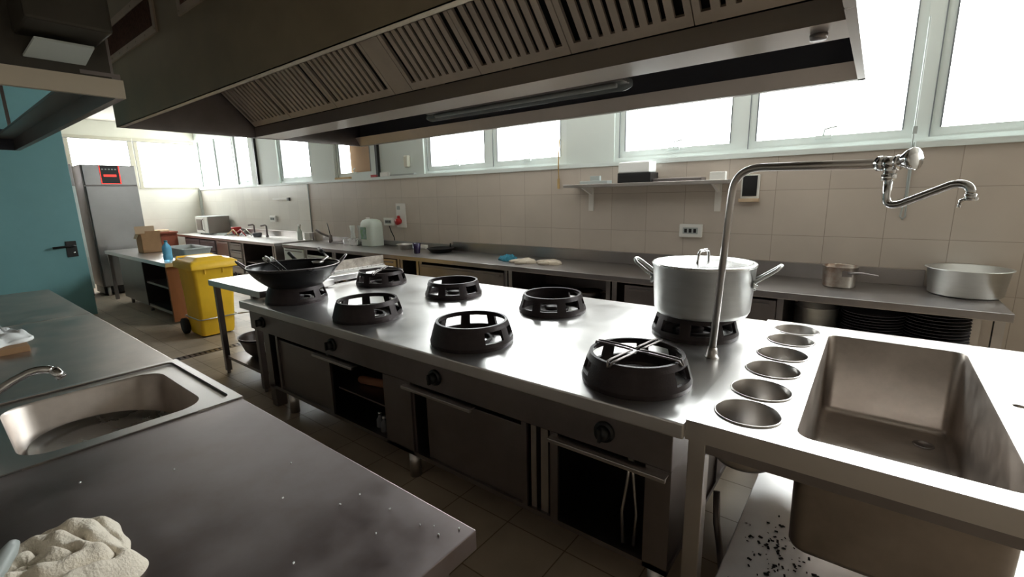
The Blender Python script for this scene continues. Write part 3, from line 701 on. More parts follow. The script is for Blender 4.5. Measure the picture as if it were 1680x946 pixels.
# steel container, glasses, jerrycan, cable
single(MB().box(-.20, .20, -.11, .11, 0, .115, bev=.02).box(-.21, .21, -.12, .12, .108, .116), 'steel_food_container', 'steel_pol', 'rectangular steel container left of the jerrycan', 'container', (-7.13, 4.72, CZ))
single(MB().box(-.22, .22, -.12, .12, 0, .03, bev=.008), 'steel_tray', 'steel_dark', 'low dark tray left of the steel container on the wall counter', 'tray', (-7.62, 4.82, CZ))
for x, y, lb in ((-7.15, 4.70, 'left of the two tall fluted glasses beside the jerrycan'), (-6.98, 4.74, 'right of the two tall fluted glasses beside the jerrycan')):
    single(MB().lathe([(0, 0), (.04, 0), (.045, .01), (.032, .10), (.045, .22), (.042, .22), (.028, .10), (.0, .02)], n=24), 'tall_glass', 'glassware', lb, 'glass', (x, y, CZ+.1165), 0, 'tall glasses by the jerrycan')
jc = thing('jerrycan', 'translucent white plastic jerrycan with a green label', 'jerrycan', (-6.68, 4.76, CZ))
part(MB().loft([[(p[0], p[1], z) for p in rrect(-.17*s, .17*s, -.13*s, .13*s, .06*s)] for z, s in ((0, .9), (.01, .98), (.03, 1), (.33, 1), (.39, .95), (.43, .8), (.45, .5), (.455, .2))]).box(-.0, .001, -.0, .001, .0, .001), 'can_body', 'jerry', jc, local=True, smooth=True)
part(MB().box(-.135, .02, -.134, -.129, .12, .32), 'can_label', 'green', jc, local=True, label='green and blue printed label')
part(MB().cyl((-.09, 0, .43), (-.09, 0, .475), .032), 'can_cap', 'white', jc, local=True)
def saucer(lb, x, y, r, h, m, nm, cat):
    return single(MB().lathe([(0, 0), (r*.7, 0), (r*.8, .005), (r*.85, h*.9), (r*1.1, h), (r*1.1, h+.004)], n=36), nm, m, lb, cat, (x, y, CZ), 0, solid=.003)
saucer('shallow steel bowl left of the purple cup', -5.78, 4.72, .13, .075, 'steel', 'steel_bowl', 'bowl')
single(MB().box(-.14, .14, -.03, .03, 0, .06, bev=.01), 'white_sponge_pack', 'white', 'white oblong pack behind the shallow steel bowl', 'box', (-5.62, 4.89, CZ))
single(MB().lathe([(0, 0), (.042, 0), (.046, .01), (.062, .145), (.058, .145), (.042, .012), (0, .01)], n=32), 'purple_cup', 'purple', 'dark purple tumbler on the front edge of the wall counter', 'cup', (-5.17, 4.42, CZ))
fp = thing('frying_pan', 'black frying pan on the wall counter right of the purple cup', 'frying pan', (-4.98, 4.715, CZ))
part(MB().lathe([(0, 0), (.13, 0), (.15, .008), (.20, .06), (.205, .062)], n=48), 'pan_body', 'black', fp, local=True, solid=.004)
part(MB().tube([(.0, .19, .055), (.0, .195, .085), (-.0, .2, .11)], .012, 8), 'pan_handle', 'black', fp, local=True)
# crumpled cloth and gloves
def blob(sx, sy, sz, seed, amp=.35, n=24, fr=3.):
    rnd = random.Random(seed); ph = [rnd.uniform(0, 6) for _ in range(6)]
    b = MB(); bmesh.ops.create_icosphere(b.bm, subdivisions=4, radius=1)
    for v in b.bm.verts:
        c_ = v.co; k = 1+amp*(math.sin(fr*c_.x*2+ph[0])*math.sin(fr*c_.y*2+ph[1])*.6+.4*math.sin(fr*3*c_.x+ph[2]+2*c_.y)*math.cos(fr*3*c_.y+ph[3]))
        z = max(c_.z, -.05)*(k if c_.z > 0 else 1)
        v.co = Vector((c_.x*sx*(1+.15*amp*math.sin(5*math.atan2(c_.y, c_.x)+ph[4])), c_.y*sy*(1+.3*amp*math.sin(4*math.atan2(c_.y, c_.x)+ph[5])), z*sz+.05*sz))
    for f in b.bm.faces: f.smooth = True
    return b
single(blob(.13, .10, .06, 3, .6, fr=4), 'blue_cleaning_cloth', 'bluecloth', 'crumpled blue cleaning cloth on the wall counter', 'cloth', (-3.56, 4.50, CZ))
def glove(lb, x, y, rz):
    b = blob(.125, .09, .055, 5, .25)
    for k, (a, l) in enumerate(((-.35, .10), (-.12, .13), (.1, .13), (.32, .11))):
        p0 = Vector((-.08*math.cos(a), .16*math.sin(a), .018)); p1 = p0+Vector((-l*math.cos(a), l*.7*math.sin(a), -.004))
        b.tube([p0, (p0+p1)/2+Vector((0, 0, .006)), p1], .016, 10, rad=[.019, .018, .012])
    b.tube([(.02, -.07, .018), (-.04, -.125, .018), (-.09, -.14, .014)], .018, 10, rad=[.02, .018, .012])
    single(b, 'work_glove', 'glove', lb, 'glove', (x, y, CZ), rz, 'beige work gloves')
glove('beige cloth glove lying nearer the blue cloth, left of the pair', -3.23, 4.43, .25)
glove('beige cloth glove lying on the right of the pair', -2.91, 4.50, -.15)
# saucepan
sp_ = thing('saucepan', 'small scorched aluminium saucepan on the wall counter right of the stock pot', 'saucepan', (-.178, 4.64, CZ))
part(MB().lathe([(0, 0), (.105, 0), (.114, .01), (.122, .165), (.127, .172), (.121, .172), (.116, .165), (.108, .012), (0, .008)], n=56), 'pan_body', 'burnt', sp_, local=True, label='aluminium body with brown burnt rim')
q = Matrix.Rotation(math.radians(-8), 3, 'Z')
part(MB().box(.02, .085, -.125, -.112, .10, .145).tube([(.06, -.115, .13), (.15, -.13, .135), (.25, -.15, .128)], .009, 10, rad=[.012, .010, .006]), 'pan_handle', 'steel_dark', sp_, local=True)
# big shallow pan
bp_ = MB().lathe([(0, 0), (.195, 0), (.21, .012), (.228, .19), (.243, .197), (.243, .202), (.225, .2), (.205, .02), (0, .008)], n=80)
single(bp_, 'large_aluminium_pan', 'alu', 'wide round aluminium pan at the right end of the wall counter', 'pan', (.588, 4.728, CZ))

# wall shelf
M['bracketm'] = mat('bracket_metal', (.80, .77, .72), .5, .0)
sh = thing('wall_shelf', 'stainless steel wall shelf on two perforated brackets above the counter', 'shelf', (-2.0, 4.8, 1.72))
part(MB().box(-2.86, -1.10, 4.66, YB-.003, 1.722, 1.757, bev=.003), 'shelf_board', 'steel', sh)
for x in (-2.66, -1.25):
    b = MB().box(x-.03, x+.03, YB-.022, YB-.003, 1.455, 1.722)
    b.prism([(x-.012, YB-.02, 1.722), (x-.012, 4.72, 1.722), (x-.012, YB-.02, 1.64)], .024, (1, 0, 0))
    for z in (1.51, 1.55, 1.59): b.box(x-.012, x+.012, YB-.0235, YB-.022, z, z+.008)
    part(b, 'bracket', 'bracketm', sh)
single(MB().box(-.18, .18, -.11, .11, 0, .10, bev=.006), 'black_tray_box', 'black', 'black plastic container on the wall shelf', 'container', (-2.02, 4.79, 1.7575))
single(MB().box(-.17, .17, -.10, .10, 0, .11, bev=.015), 'white_plastic_bag', 'paper', 'bright white plastic tub standing on the black container', 'tub', (-2.03, 4.79, 1.8585))
single(MB().box(-.24, .24, -.08, .08, 0, .032, bev=.004), 'flat_steel_tray', 'steel_dark', 'flat steel tray to the right of the black container on the shelf', 'tray', (-1.59, 4.80, 1.7575))
single(MB().box(-.07, .07, -.03, .03, 0, .075, bev=.004), 'small_white_box', 'white', 'small white box at the right end of the wall shelf', 'box', (-1.21, 4.76, 1.7575))
single(MB().box(-.17, .17, -.06, .06, 0, .035, bev=.004).box(-.06, .06, -.02, .02, .035, .09, bev=.004), 'grey_dispenser', 'greyplastic', 'low grey item with a raised block at the left end of the wall shelf', 'dispenser', (-2.52, 4.80, 1.7575))
# wall fittings
td = thing('wall_tablet_dispenser', 'black-fronted white dispenser mounted on the tiled wall behind the tap column', 'dispenser', (-.965, YB, 1.55))
part(MB().box(-1.045, -.885, YB-.03, YB-.002, 1.575, 1.80, bev=.008), 'casing', 'white', td)
part(MB().box(-1.03, -.905, YB-.036, YB-.03, 1.60, 1.79), 'black_front', 'black', td, label='glossy black front')
part(MB().box(-1.055, -.88, YB-.07, YB-.002, 1.545, 1.578, bev=.006), 'drip_ledge', 'cardlight', td)
def socket(lb, x, z, w, h):
    t = thing('wall_socket', lb, 'socket', (x, YB, z), 0, 'white wall sockets')
    part(MB().box(-w/2, w/2, -.04, -.002, -h/2, h/2, bev=.01), 'socket_box', 'white', t, local=True)
    part(MB().box(-w*.33, w*.33, -.044, -.04, -h*.24, h*.24), 'socket_inserts', 'greyplastic', t, local=True)
    for k in (-1, 0, 1): part(MB().box(k*w*.2-w*.06, k*w*.2+w*.06, -.046, -.044, -h*.15, h*.15), 'socket_face', 'black', t, local=True)
socket('white triple wall socket below the wall shelf bracket', -1.495, 1.257, .23, .135)
socket('white wall socket beside the red plug board', -6.46, 1.26, .25, .13)
socket('white wall socket above the corner counter', -10.52, 1.25, .27, .13)
pb = thing('plug_board', 'white wall board with a red industrial socket', 'socket board', (-6.14, YB, 1.18))
part(MB().box(-6.26, -6.03, YB-.02, YB-.002, 1.17, 1.56, bev=.004), 'backboard', 'white', pb)
part(MB().cyl((-6.18, YB-.02, 1.28), (-6.18, YB-.09, 1.26), .055, .05).cyl((-6.18, YB-.03, 1.34), (-6.18, YB-.06, 1.34), .025), 'red_socket', 'red', pb, label='round red socket')
part(MB().box(-6.22, -6.16, YB-.035, YB-.02, 1.46, 1.52, bev=.004), 'switch', 'greyplastic', pb)
single(MB().tube([(-6.45, YB-.03, 1.19), (-6.41, YB-.03, 1.10), (-6.34, YB-.03, 1.0), (-6.33, YB-.035, .95)], .008, 8), 'power_cable', 'black', 'short dark cable hanging from the socket by the plug board', 'cable', (0, 0, 0))
kr = thing('wall_rail', 'short white rail with a black end cap fixed on the tiled wall', 'rail', (-10.1, YB, 1.67))
part(MB().box(-10.43, -9.80, YB-.03, YB-.002, 1.655, 1.695, bev=.004), 'rail_bar', 'white', kr)
part(MB().box(-9.80, -9.72, YB-.035, YB-.002, 1.635, 1.70, bev=.004), 'end_cap', 'black', kr)
single(MB().tube([(-8.95, YB-.012, 1.95), (-8.96, YB-.012, 1.0)], .01, 8), 'wall_pipe', 'greyplastic', 'thin vertical pipe running down the tiled wall', 'pipe', (0, 0, 0))
single(MB().tube([(-3.10, YB-.015, 2.3), (-3.10, YB-.04, 1.98), (-3.105, YB-.012, 1.72)], .008, 8).box(-3.115, -3.095, YB-.04, YB-.012, 1.72, 1.84, bev=.003), 'blind_cord', 'palewood', 'cream pull cord with a wooden toggle hanging beside the window left of the shelf', 'cord', (0, 0, 0))
single(MB().tube([(.175, YB-.045, 2.9), (.175, YB-.045, 2.0), (.18, YB-.02, 1.6), (.165, YB-.02, 1.42), (.18, YB-.02, 1.40), (.195, YB-.02, 1.42), (.19, YB-.02, 1.6), (.19, YB-.045, 2.0)], .006, 8).box(.165, .195, YB-.06, YB-.04, 2.06, 2.12, bev=.004), 'blind_cord', 'greyplastic', 'looped grey pull cord hanging behind the chrome valve', 'cord', (0, 0, 0))
single(MB().box(-5.96, -5.86, YB-.05, YB+.018, 2.12, 2.30, bev=.02), 'wall_telephone_box', 'cream', 'small cream box on the white pier left of the double window', 'switch box', (0, 0, 0))
for x0, x1, m_, nm, lb, z in ((-6.86, -6.65, 'red', 'red_packet', 'red packet on the window ledge right of the plywood board', .04), (-6.6, -6.4, 'white', 'white_packet', 'white packet on the window ledge beside the red one', .07), (-6.35, -5.75, 'greyplastic', 'ruler_strip', 'flat grey-green strip lying on the window ledge', .025), (-7.95, -7.5, 'palewood', 'wooden_block', 'flat wooden block on the ledge by the plywood board', .035)):
    single(MB().box(0, x1-x0, -.03, .03, 0, z, bev=.005), nm, m_, lb, 'packet', (x0, YB, SILL+.0005))
single(MB().box(-.50, .28, -.008, .008, 0, 1.24), 'plywood_board', 'ply', 'tan board standing behind the glass of the small window', 'board', (-7.2, YB+.175, SILL), 0)

# ================================================================== LEFT WORK TABLES (foreground)
TY0, TY1, TZ = -.12, .722, .86
def worktable(label, x0, x1, nl=True, m='steel_worn'):
    t = thing('worktable', label, 'table', ((x0+x1)/2, .3, 0), 0, 'dark steel worktables in the foreground')
    part(MB().box(x0, x1, TY0, TY1, TZ-.055, TZ, bev=.003), 'worktop', m, t)
    for x in (x0+.05, x1-.09):
        for y in (TY0+.03, TY1-.09): part(MB().box(x, x+.04, y, y+.04, 0, TZ-.055), 'leg', 'steel_dark', t)
    part(MB().box(x0+.05, x1-.05, TY0+.04, TY1-.05, .25, .27), 'undershelf', 'steel_dark', t)
    return t
M['steel_near'] = mat('steel_near_worktop', (.34, .295, .295), .42, 1, col2=(.26, .21, .205), nscale=5, rnoise=.10)
worktable('nearest dark scratched steel worktop, with the crumpled cream cloth on it', -1.995, -.69, m='steel_near')
cr_ = MB()
for x, y in ((-1.041, .634), (-.924, .645), (-.814, .652), (-.782, .669), (-.752, .656), (-.726, .70), (-.878, .568), (-1.048, .578), (-1.61, .37), (-1.76, .18), (-1.2, .5), (-.95, .4), (-1.35, .6)):
    r_ = random.uniform(.0012, .0028); cr_.box(x-r_, x+r_, y-r_*.6, y+r_*.6, TZ, TZ+.003, rot=Matrix.Rotation(random.random()*3, 3, 'Z'))
o = single(cr_, 'bread_crumbs', 'paper', 'small pale crumbs scattered on the nearest dark worktop', 'crumbs', (0, 0, 0)); o['kind'] = 'stuff'
worktable('steel worktop between the foreground sink and the teal door end, holding the paper box', -4.545, -2.79)
worktable('farthest piece of the foreground steel worktop, next to the teal door', -6.24, -4.56)
fs = thing('inset_sink', 'stainless steel sink with a recessed rim set into the foreground counter', 'sink', (-2.39, .35, 0))
X0, X1 = -2.785, -2.0
outer = [(X0, TY0), (X1, TY0), (X1, TY1+.008), (X0, TY1+.008)]
rec = rrect(-2.762, -2.05, TY0+.05, .70, .03)
b = MB().plate_holes(outer, [rec], TZ+.004, .004); part(b, 'sink_rim', 'steel', fs)
bh = rrect(-2.70, -2.085, .09, .625, .10, 8)
b = MB().plate_holes(rec, [bh], TZ-.006, .003); part(b, 'sink_deck', 'steel', fs)
L = []
for dz, ins in ((0, 0), (.01, .006), (.17, .015), (.19, .03), (.2, .06)):
    L.append([(p[0], p[1], TZ-.006-dz) for p in rrect(-2.70+ins, -2.085-ins, .09+ins, .625-ins, .10-ins*.3, 8)])
part(MB().loft(L), 'sink_basin', 'steel_worn', fs)
part(MB().box(X0, X1, TY1-.01, TY1+.008, TZ-.055, TZ), 'front_edge', 'steel', fs)
for x in (X0+.03, X1-.07): part(MB().box(x, x+.04, TY1-.09, TY1-.05, 0, TZ-.055), 'leg', 'steel_dark', fs)
single(MB().lathe([(0, .006), (.12, .008), (.19, .004), (.215, .012), (.235, .03), (.24, .03), (.222, .008), (.2, .0), (0, 0)], n=64).xf(lambda c_: Matrix.Rotation(.06, 3, 'Y') @ (Matrix.Rotation(-.10, 3, 'X') @ c_)), 'round_metal_tray', 'steel_pol', 'round shiny metal tray lying in the foreground sink', 'tray', (-2.40, .36, .698))
ft = thing('sink_tap', 'curved chrome tap arching over the foreground sink', 'tap', (-2.30, .0, TZ-.006))
part(MB().lathe([(0, 0), (.03, 0), (.03, .008), (.022, .012), (.02, .05), (0, .052)], (-2.26, .0, TZ-.006), 24), 'tap_base', 'chrome', ft)
P = [(-2.26, .0, .90)]+bez((-2.26, .0, .94), (-2.255, .05, 1.04), (-2.265, .13, 1.075), 8)+bez((-2.268, .15, 1.085), (-2.27, .20, 1.10), (-2.25, .225, 1.085), 6)[1:]
part(MB().tube(P, .0125, 16, rad=[.016]*3+[.0135]*(len(P)-3)), 'tap_spout', 'chrome', ft)
part(MB().cyl((-2.245, .228, 1.085), (-2.225, .243, 1.058), .015, .015), 'aerator', 'chrome', ft)
# cardboard box with papers
pbx = thing('cardboard_tray', 'brown cardboard tray with crumpled white paper at the left edge of the photo', 'box', (-3.92, .2, TZ))
part(MB().box(-4.15, -3.66, .02, .30, TZ, TZ+.035, bev=.003), 'tray', 'card', pbx)
single(blob(.23, .14, .055, 11, .85, fr=5.5), 'crumpled_paper', 'paper', 'crumpled white paper lying in the brown cardboard tray', 'paper', (-3.92, .18, TZ+.036))
# crumpled terry cloth
def towel():
    b = MB(); n = 90; N = 150
    verts = []
    for i in range(n+1):
        row = []
        for j in range(N):
            t = i/n; a = 2*PI*j/N
            R = .205*(1+.10*math.sin(3*a+.6)+.06*math.sin(5*a+1.1)+.04*math.sin(9*a))
            r = R*t; x = r*math.cos(a); y = r*math.sin(a)*.82
            env = (1-t**5)
            h = .065*(1-t**2.6)
            u = t+.10*math.sin(2*a+.6)+.07*math.sin(3*a+2.0)+.03*math.sin(7*a)
            sw = abs(math.sin(PI*(u*3.1-a/(2*PI)+.2)))
            h += .034*env*(1-(1-sw)**1.6)*(.5+.5*min(1, t*4))+.004*math.sin(x*95+y*40)*env+.003*math.sin(y*130-x*60)*env
            z = max(h, 0) if t < 1 else 0
            row.append((x, y, z))
        verts.append(row)
    V = [[b.bm.verts.new(p) for p in row] for row in verts[1:]]; c_ = b.bm.verts.new(verts[0][0])
    for j in range(N): b.bm.faces.new((c_, V[0][j], V[0][(j+1) % N])).smooth = True
    for A, B in zip(V, V[1:]):
        for j in range(N): b.bm.faces.new((A[j], B[j], B[(j+1) % N], A[(j+1) % N])).smooth = True
    b.bm.faces.new(V[-1][::-1])
    return b
single(towel(), 'terry_cloth', 'towel', 'crumpled cream terry cloth heaped on the nearest steel worktop', 'cloth', (-1.29, .03, TZ), 2.3)
single(MB().tube([(-1.345, .022, .972), (-1.325, .012, .968), (-1.22, -.03, .965)], .016, 12, rad=[.010, .015, .016]), 'plastic_scraper', 'greyplastic', 'pale grey plastic edge beside the cream cloth in the bottom left corner', 'scraper', (0, 0, 0))

# ================================================================== HOOD OVER THE RANGE
HX0, HX1, HY0, HY1, HZ = -4.85, -.12, 1.145, 3.42, 2.25
hd = thing('range_hood', 'huge stainless extraction hood hanging over the wok range with rows of slotted filters', 'extractor hood', (-2.5, 2.28, HZ))
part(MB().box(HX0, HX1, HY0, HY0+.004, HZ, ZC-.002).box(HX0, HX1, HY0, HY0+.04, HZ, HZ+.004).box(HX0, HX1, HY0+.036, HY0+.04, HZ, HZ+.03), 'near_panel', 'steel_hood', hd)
part(MB().box(HX0, HX1, HY1-.004, HY1, HZ, ZC-.002).box(HX0, HX1, HY1-.05, HY1, HZ, HZ+.004), 'far_panel', 'steel', hd)
M['lip'] = mat('steel_lip', (.62, .55, .50), .5, .9, noise=.1, nscale=3)
part(MB().prism([(HX0+.03, HY1-.045, HZ+.004), (HX0+.03, HY1-.052, HZ+.004), (HX0+.03, HY1-.105, HZ+.088), (HX0+.03, HY1-.098, HZ+.09)], HX1-HX0-.066, (1, 0, 0)), 'rim_gutter', 'lip', hd)
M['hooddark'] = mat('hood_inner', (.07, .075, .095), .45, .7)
part(MB().box(HX0+.04, HX1-.05, HY1-.045, HY1-.006, HZ+.005, ZC-.01), 'far_side_shade', 'hooddark', hd, label='far inner side with its shade put into a dark colour')  # dark sheet before the steel panel; shade and dark reflection put into colour
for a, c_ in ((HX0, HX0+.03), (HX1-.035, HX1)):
    part(MB().box(a, c_, HY0+.004, HY1-.004, HZ, ZC-.002), 'end_panel', 'steel_dark' if a < -2 else 'steel', hd)  # left panel darker, right lighter: window light put into the steel tone
M['trough'] = mat('trough_steel', (.62, .58, .56), .28, .9)
# trough between the two filter banks
TYa, TYb = 2.20, 2.46
part(MB().box(HX0+.03, HX1-.035, TYa, TYa+.004, HZ+.01, HZ+.095).box(HX0+.03, HX1-.035, TYb-.004, TYb, HZ+.01, HZ+.095).box(HX0+.03, HX1-.035, TYa, TYb, HZ+.006, HZ+.011), 'grease_trough', 'trough', hd)
part(MB().lathe([(0, 0), (.03, 0), (.032, .02), (.0, .021)], (-.25, 2.33, HZ-.015), 20), 'drain_plug', 'steel_dark', hd)
part(MB().box(HX0+.03, HX1-.035, HY0+.05, HY0+.37, 3.07, 3.075).box(HX0+.03, HX1-.035, HY1-.37, HY1-.05, 3.07, 3.075), 'top_baffle', 'steel_dark', hd)
vdir = Vector((0, -.70, .714)).normalized(); ndir = Vector((0, -.714, -.70)).normalized()
def filt(w):
    b = MB(); Lf = .98; t = .022
    b.box(0, w, 0, .05, -t, 0); b.box(0, w, Lf-.05, Lf, -t, 0); b.box(0, .03, .05, Lf-.05, -t, 0); b.box(w-.03, w, .05, Lf-.05, -t, 0)
    n = max(1, round((w-.06)/.062)); p = (w-.06)/n
    for i in range(n):
        x = .03+i*p
        if i < n-1: b.box(x+p-.018, x+p+.018, .05, Lf-.05, -.016, 0)
    return b, Lf
def place_filter(x0, w, far=False):
    b, Lf = filt(w)
    vd = Vector((0, .70, .714)).normalized() if far else vdir; nd = Vector((0, .714, -.70)).normalized() if far else ndir
    O = Vector((x0, (TYb+.005) if far else (TYa-.005), HZ+.10))
    f = part(b.xf(lambda c_: O+Vector((1, 0, 0))*c_.x+vd*c_.y+nd*c_.z), 'baffle_filter', 'filter', hd)
    bk = MB().box(.01, w-.01, .02, Lf-.02, -.050, -.046)  # black sheet painting the shade inside the filter slots
    part(bk.xf(lambda c_: O+Vector((1, 0, 0))*c_.x+vd*c_.y+nd*c_.z), 'slot_shade_sheet', 'black', f)
    for xx in (.018, w-.018):
        h = MB().box(xx-.014, xx+.014, .44, .52, .0, .014, bev=.004)
        part(h.xf(lambda c_: O+Vector((1, 0, 0))*c_.x+vd*c_.y+nd*c_.z), 'filter_handle', 'steel_dark', f)
    return f
xs = [(-4.80, .70), (-4.095, .70), (-3.39, .70), (-2.505, .60), (-1.90, .60), (-1.295, .60), (-.69, .53)]
for x, wd in xs:
    place_filter(x, wd); place_filter(x, wd, True)
for far in (False, True):
    b = MB().box(-2.685, -2.51, 0, .98, -.02, 0)
    vd = Vector((0, .70, .714)).normalized() if far else vdir; nd = Vector((0, .714, -.70)).normalized() if far else ndir
    O = Vector((0, (TYb+.005) if far else (TYa-.005), HZ+.10))
    part(b.xf(lambda c_: O+Vector((1, 0, 0))*c_.x+vd*c_.y+nd*c_.z), 'blank_filter_panel', 'filter', hd)
# supply air grilles on the near panel
for x0, x1 in ((-4.80, -3.62), (-3.24, -2.05), (-1.70, -.55)):
    z0, z1 = 2.69, 2.95; y = HY0
    b = MB().box(x0, x1, y-.012, y, z0, z0+.045).box(x0, x1, y-.012, y, z1-.045, z1).box(x0, x0+.045, y-.012, y, z0+.045, z1-.045).box(x1-.045, x1, y-.012, y, z0+.045, z1-.045)
    for k in range(7):
        x = x0+.02+(x1-x0-.04)*k/6
        for z in (z0+.022, z1-.022): b.cyl((x, y-.012, z), (x, y-.015, z), .006, n=8)
    f = part(b, 'air_grille', 'cardlight' if False else 'filter', hd)
    g = MB()
    nn = int((x1-x0-.09)/.016)
    for k in range(nn): xx = x0+.045+k*.016; g.box(xx, xx+.007, y-.008, y-.004, z0+.045, z1-.045)
    g.box(x0+.045, x1-.045, y-.004, y-.001, z0+.045, z1-.045)
    part(g, 'grille_screen', 'screen', f)
lamp = thing('hood_strip_lamp', 'long unlit strip lamp with clear cover under the range hood', 'lamp', (-2.1, 2.62, 2.27))
part(MB().box(-2.80, -1.20, 2.56, 2.68, 2.275, 2.295, bev=.004), 'lamp_base', 'steel_dark', lamp)
part(MB().tube([(-2.84, 2.62, 2.262), (-2.80, 2.62, 2.262), (-1.20, 2.62, 2.262), (-1.16, 2.62, 2.262)], .036, 16, rad=[.02, .036, .036, .02]), 'lamp_cover', 'lampglass', lamp)
part(MB().tube([(-2.75, 2.62, 2.262), (-1.25, 2.62, 2.262)], .013, 12), 'lamp_tube', 'white', lamp)
part(MB().box(-2.75, -2.70, 2.60, 2.64, 2.295, ZC).box(-1.3, -1.25, 2.60, 2.64, 2.295, ZC), 'lamp_hanger', 'steel_dark', lamp)

# ================================================================== LEFT HOOD (over foreground tables)
LX0, LX1, LY0, LY1 = -5.62, -2.6, -.45, .665
M['canopydark'] = mat('dark_canopy_metal', (.075, .068, .055), .5, .4, noise=.2)  # dark brown metal for canopy and duct box
M['fascia'] = mat('fascia_metal', (.60, .53, .42), .5, .4)
lh = thing('small_hood', 'smaller extraction hood with an open bottom frame above the foreground tables', 'extractor hood', (-4.1, .1, 2.1))
part(MB().box(LX1-.03, LX1, LY0, LY1, 2.10, 2.172), 'near_fascia', 'fascia', lh)
part(MB().box(LX0, LX1-.03, LY1-.03, LY1, 2.10, 2.20).box(LX0, LX1-.03, LY1-.13, LY1-.03, 2.185, 2.20), 'side_skirt', 'steel_dark', lh)
part(MB().box(LX0, LX1-.03, LY0, LY0+.03, 2.10, 2.20), 'side_skirt', 'steel_dark', lh)
part(MB().box(LX0, LX0+.03, LY0+.03, LY1-.03, 2.10, 2.26), 'far_fascia', 'hooddark', lh)
part(MB().box(LX0+.1, LX1-.03, LY0+.03, LY1-.03, 2.66, ZC-.002).box(LX1-.055, LX1-.032, LY0+.03, LY1-.03, 2.172, 2.66), 'canopy_box', 'canopydark', lh)
part(MB().box(-2.63, -2.36, .36, .60, 2.29, 2.95, bev=.01), 'duct_box', 'canopydark', lh)
part(MB().prism([(-2.625, .375, 2.215), (-2.625, .555, 2.215), (-2.52, .57, 2.262), (-2.52, .40, 2.262)], .008), 'duct_flap', 'panel', lh, label='pale flap under the duct box')
for x in (LX0+.015, LX1-.045):
    for y in (LY0+.015, LY1-.03): part(MB().box(x-.01, x+.01, y-.01, y+.01, 2.2, ZC-.002), 'hanger_rod', 'steel_dark', lh)

# ================================================================== FAR LEFT AREA
def fridge(label, y0, y1, m, top):
    t = thing('upright_fridge', label, 'fridge', (-11.3, (y0+y1)/2, 0), 0, 'upright fridges')
    part(MB().box(-11.65, -10.95, y0, y1, .17, 2.33, bev=.006), 'fridge_body', 'steel_dark', t)
    part(MB().box(-10.95, -10.90, y0+.02, y1-.01, .18, 1.965, bev=.008), 'fridge_door', m, t)
    part(MB().box(-10.95, -10.91, y0+.02, y1-.01, 1.98, 2.32, bev=.006), 'top_panel', top, t)
    part(MB().box(-11.6, -11.02, y0+.02, y1-.02, .03, .17), 'dark_plinth', 'black', t)  # dark box filling the band between the fridge feet
    for x in (-11.55, -10.98):
        for y in (y0+.08, y1-.08): part(MB().cyl((x, y, 0), (x, y, .17), .03), 'foot', 'steel', t)
    return t
M['steel_fr'] = mat('steel_fridge', (.30, .295, .29), .38, .95, noise=.15, nscale=2, rnoise=.06)
f1 = fridge('tall stainless fridge with a red-lit display panel', 1.975, 2.74, 'steel_fr', 'steel_fr')
dp = part(MB().box(-10.91, -10.90, 2.22, 2.50, 2.0, 2.315), 'display_panel', 'black', f1)
bd = MB().box(-10.901, -10.897, 2.22, 2.23, 2.0, 2.315).box(-10.901, -10.897, 2.485, 2.50, 2.0, 2.315).box(-10.901, -10.897, 2.22, 2.50, 2.0, 2.012)
part(bd, 'red_border', 'redglow', dp)
part(MB().box(-10.90, -10.896, 2.265, 2.445, 2.125, 2.165, bev=.0015), 'red_readout', 'redglow', dp)
b = MB()
for k in range(5): b.box(-10.90, -10.896, 2.25+k*.045, 2.275+k*.045, 2.245, 2.265)
part(b, 'buttons', 'greyplastic', dp)
fridge('white-doored upright fridge mostly hidden behind the teal door', 1.10, 1.87, 'panel', 'steel_fr')

pt2 = thing('prep_table', 'steel prep table with open shelves and a wooden end, carrying the cardboard box', 'table', (-8.9, 2.4, 0))
part(MB().box(-10.5, -7.42, 2.0, 2.80, .805, .86, bev=.004), 'worktop', 'steel_top', pt2)
part(MB().box(-10.46, -10.41, 2.02, 2.07, 0, .805), 'leg', 'steel_dark', pt2); part(MB().box(-10.46, -10.41, 2.72, 2.77, 0, .805), 'leg', 'steel_dark', pt2)
part(MB().box(-9.95, -8.72, 2.06, 2.74, .11, .805), 'closed_cabinet', 'steel_fr', pt2)
part(MB().box(-8.72, -7.55, 2.72, 2.74, .11, .805).box(-8.72, -7.55, 2.08, 2.72, .11, .14).box(-8.72, -8.69, 2.06, 2.74, .11, .805), 'open_carcass', 'darkvoid', pt2)
part(MB().box(-8.69, -7.55, 2.08, 2.72, .46, .49), 'shelf', 'steel', pt2)
part(MB().box(-8.69, -7.55, 2.07, 2.10, .10, .14), 'bottom_rail', 'steel', pt2)
part(MB().box(-7.55, -7.50, 2.03, 2.78, .03, .805), 'wood_end_panel', 'wood', pt2, label='orange-brown wooden end panel')
for x in (-9.8, -8.8, -7.7):
    for y in (2.12, 2.68): part(MB().cyl((x, y, 0), (x, y, .11), .025), 'foot', 'steel_dark', pt2)
cbx = thing('cardboard_box', 'open cardboard box with raised flaps on the prep table', 'box', (-9.1, 2.38, .86), math.radians(0))
x0, x1, y0, y1, h = -9.50, -9.23, 2.235, 2.50, .30
part(MB().box(x0, x1, y0, y0+.006, .86, .86+h).box(x0, x1, y1-.006, y1, .86, .86+h).box(x0, x0+.006, y0, y1, .86, .86+h).box(x1-.006, x1, y0, y1, .86, .86+h).box(x0, x1, y0, y1, .86, .866), 'box_body', 'card', cbx)
part(MB().box(x0-.0, x0+.16, y0-.08, y0, .86+h, .86+h+.006, rot=Matrix.Rotation(1.2, 3, 'X'), about=(x0, y0, .86+h)), 'box_flap', 'cardlight', cbx)
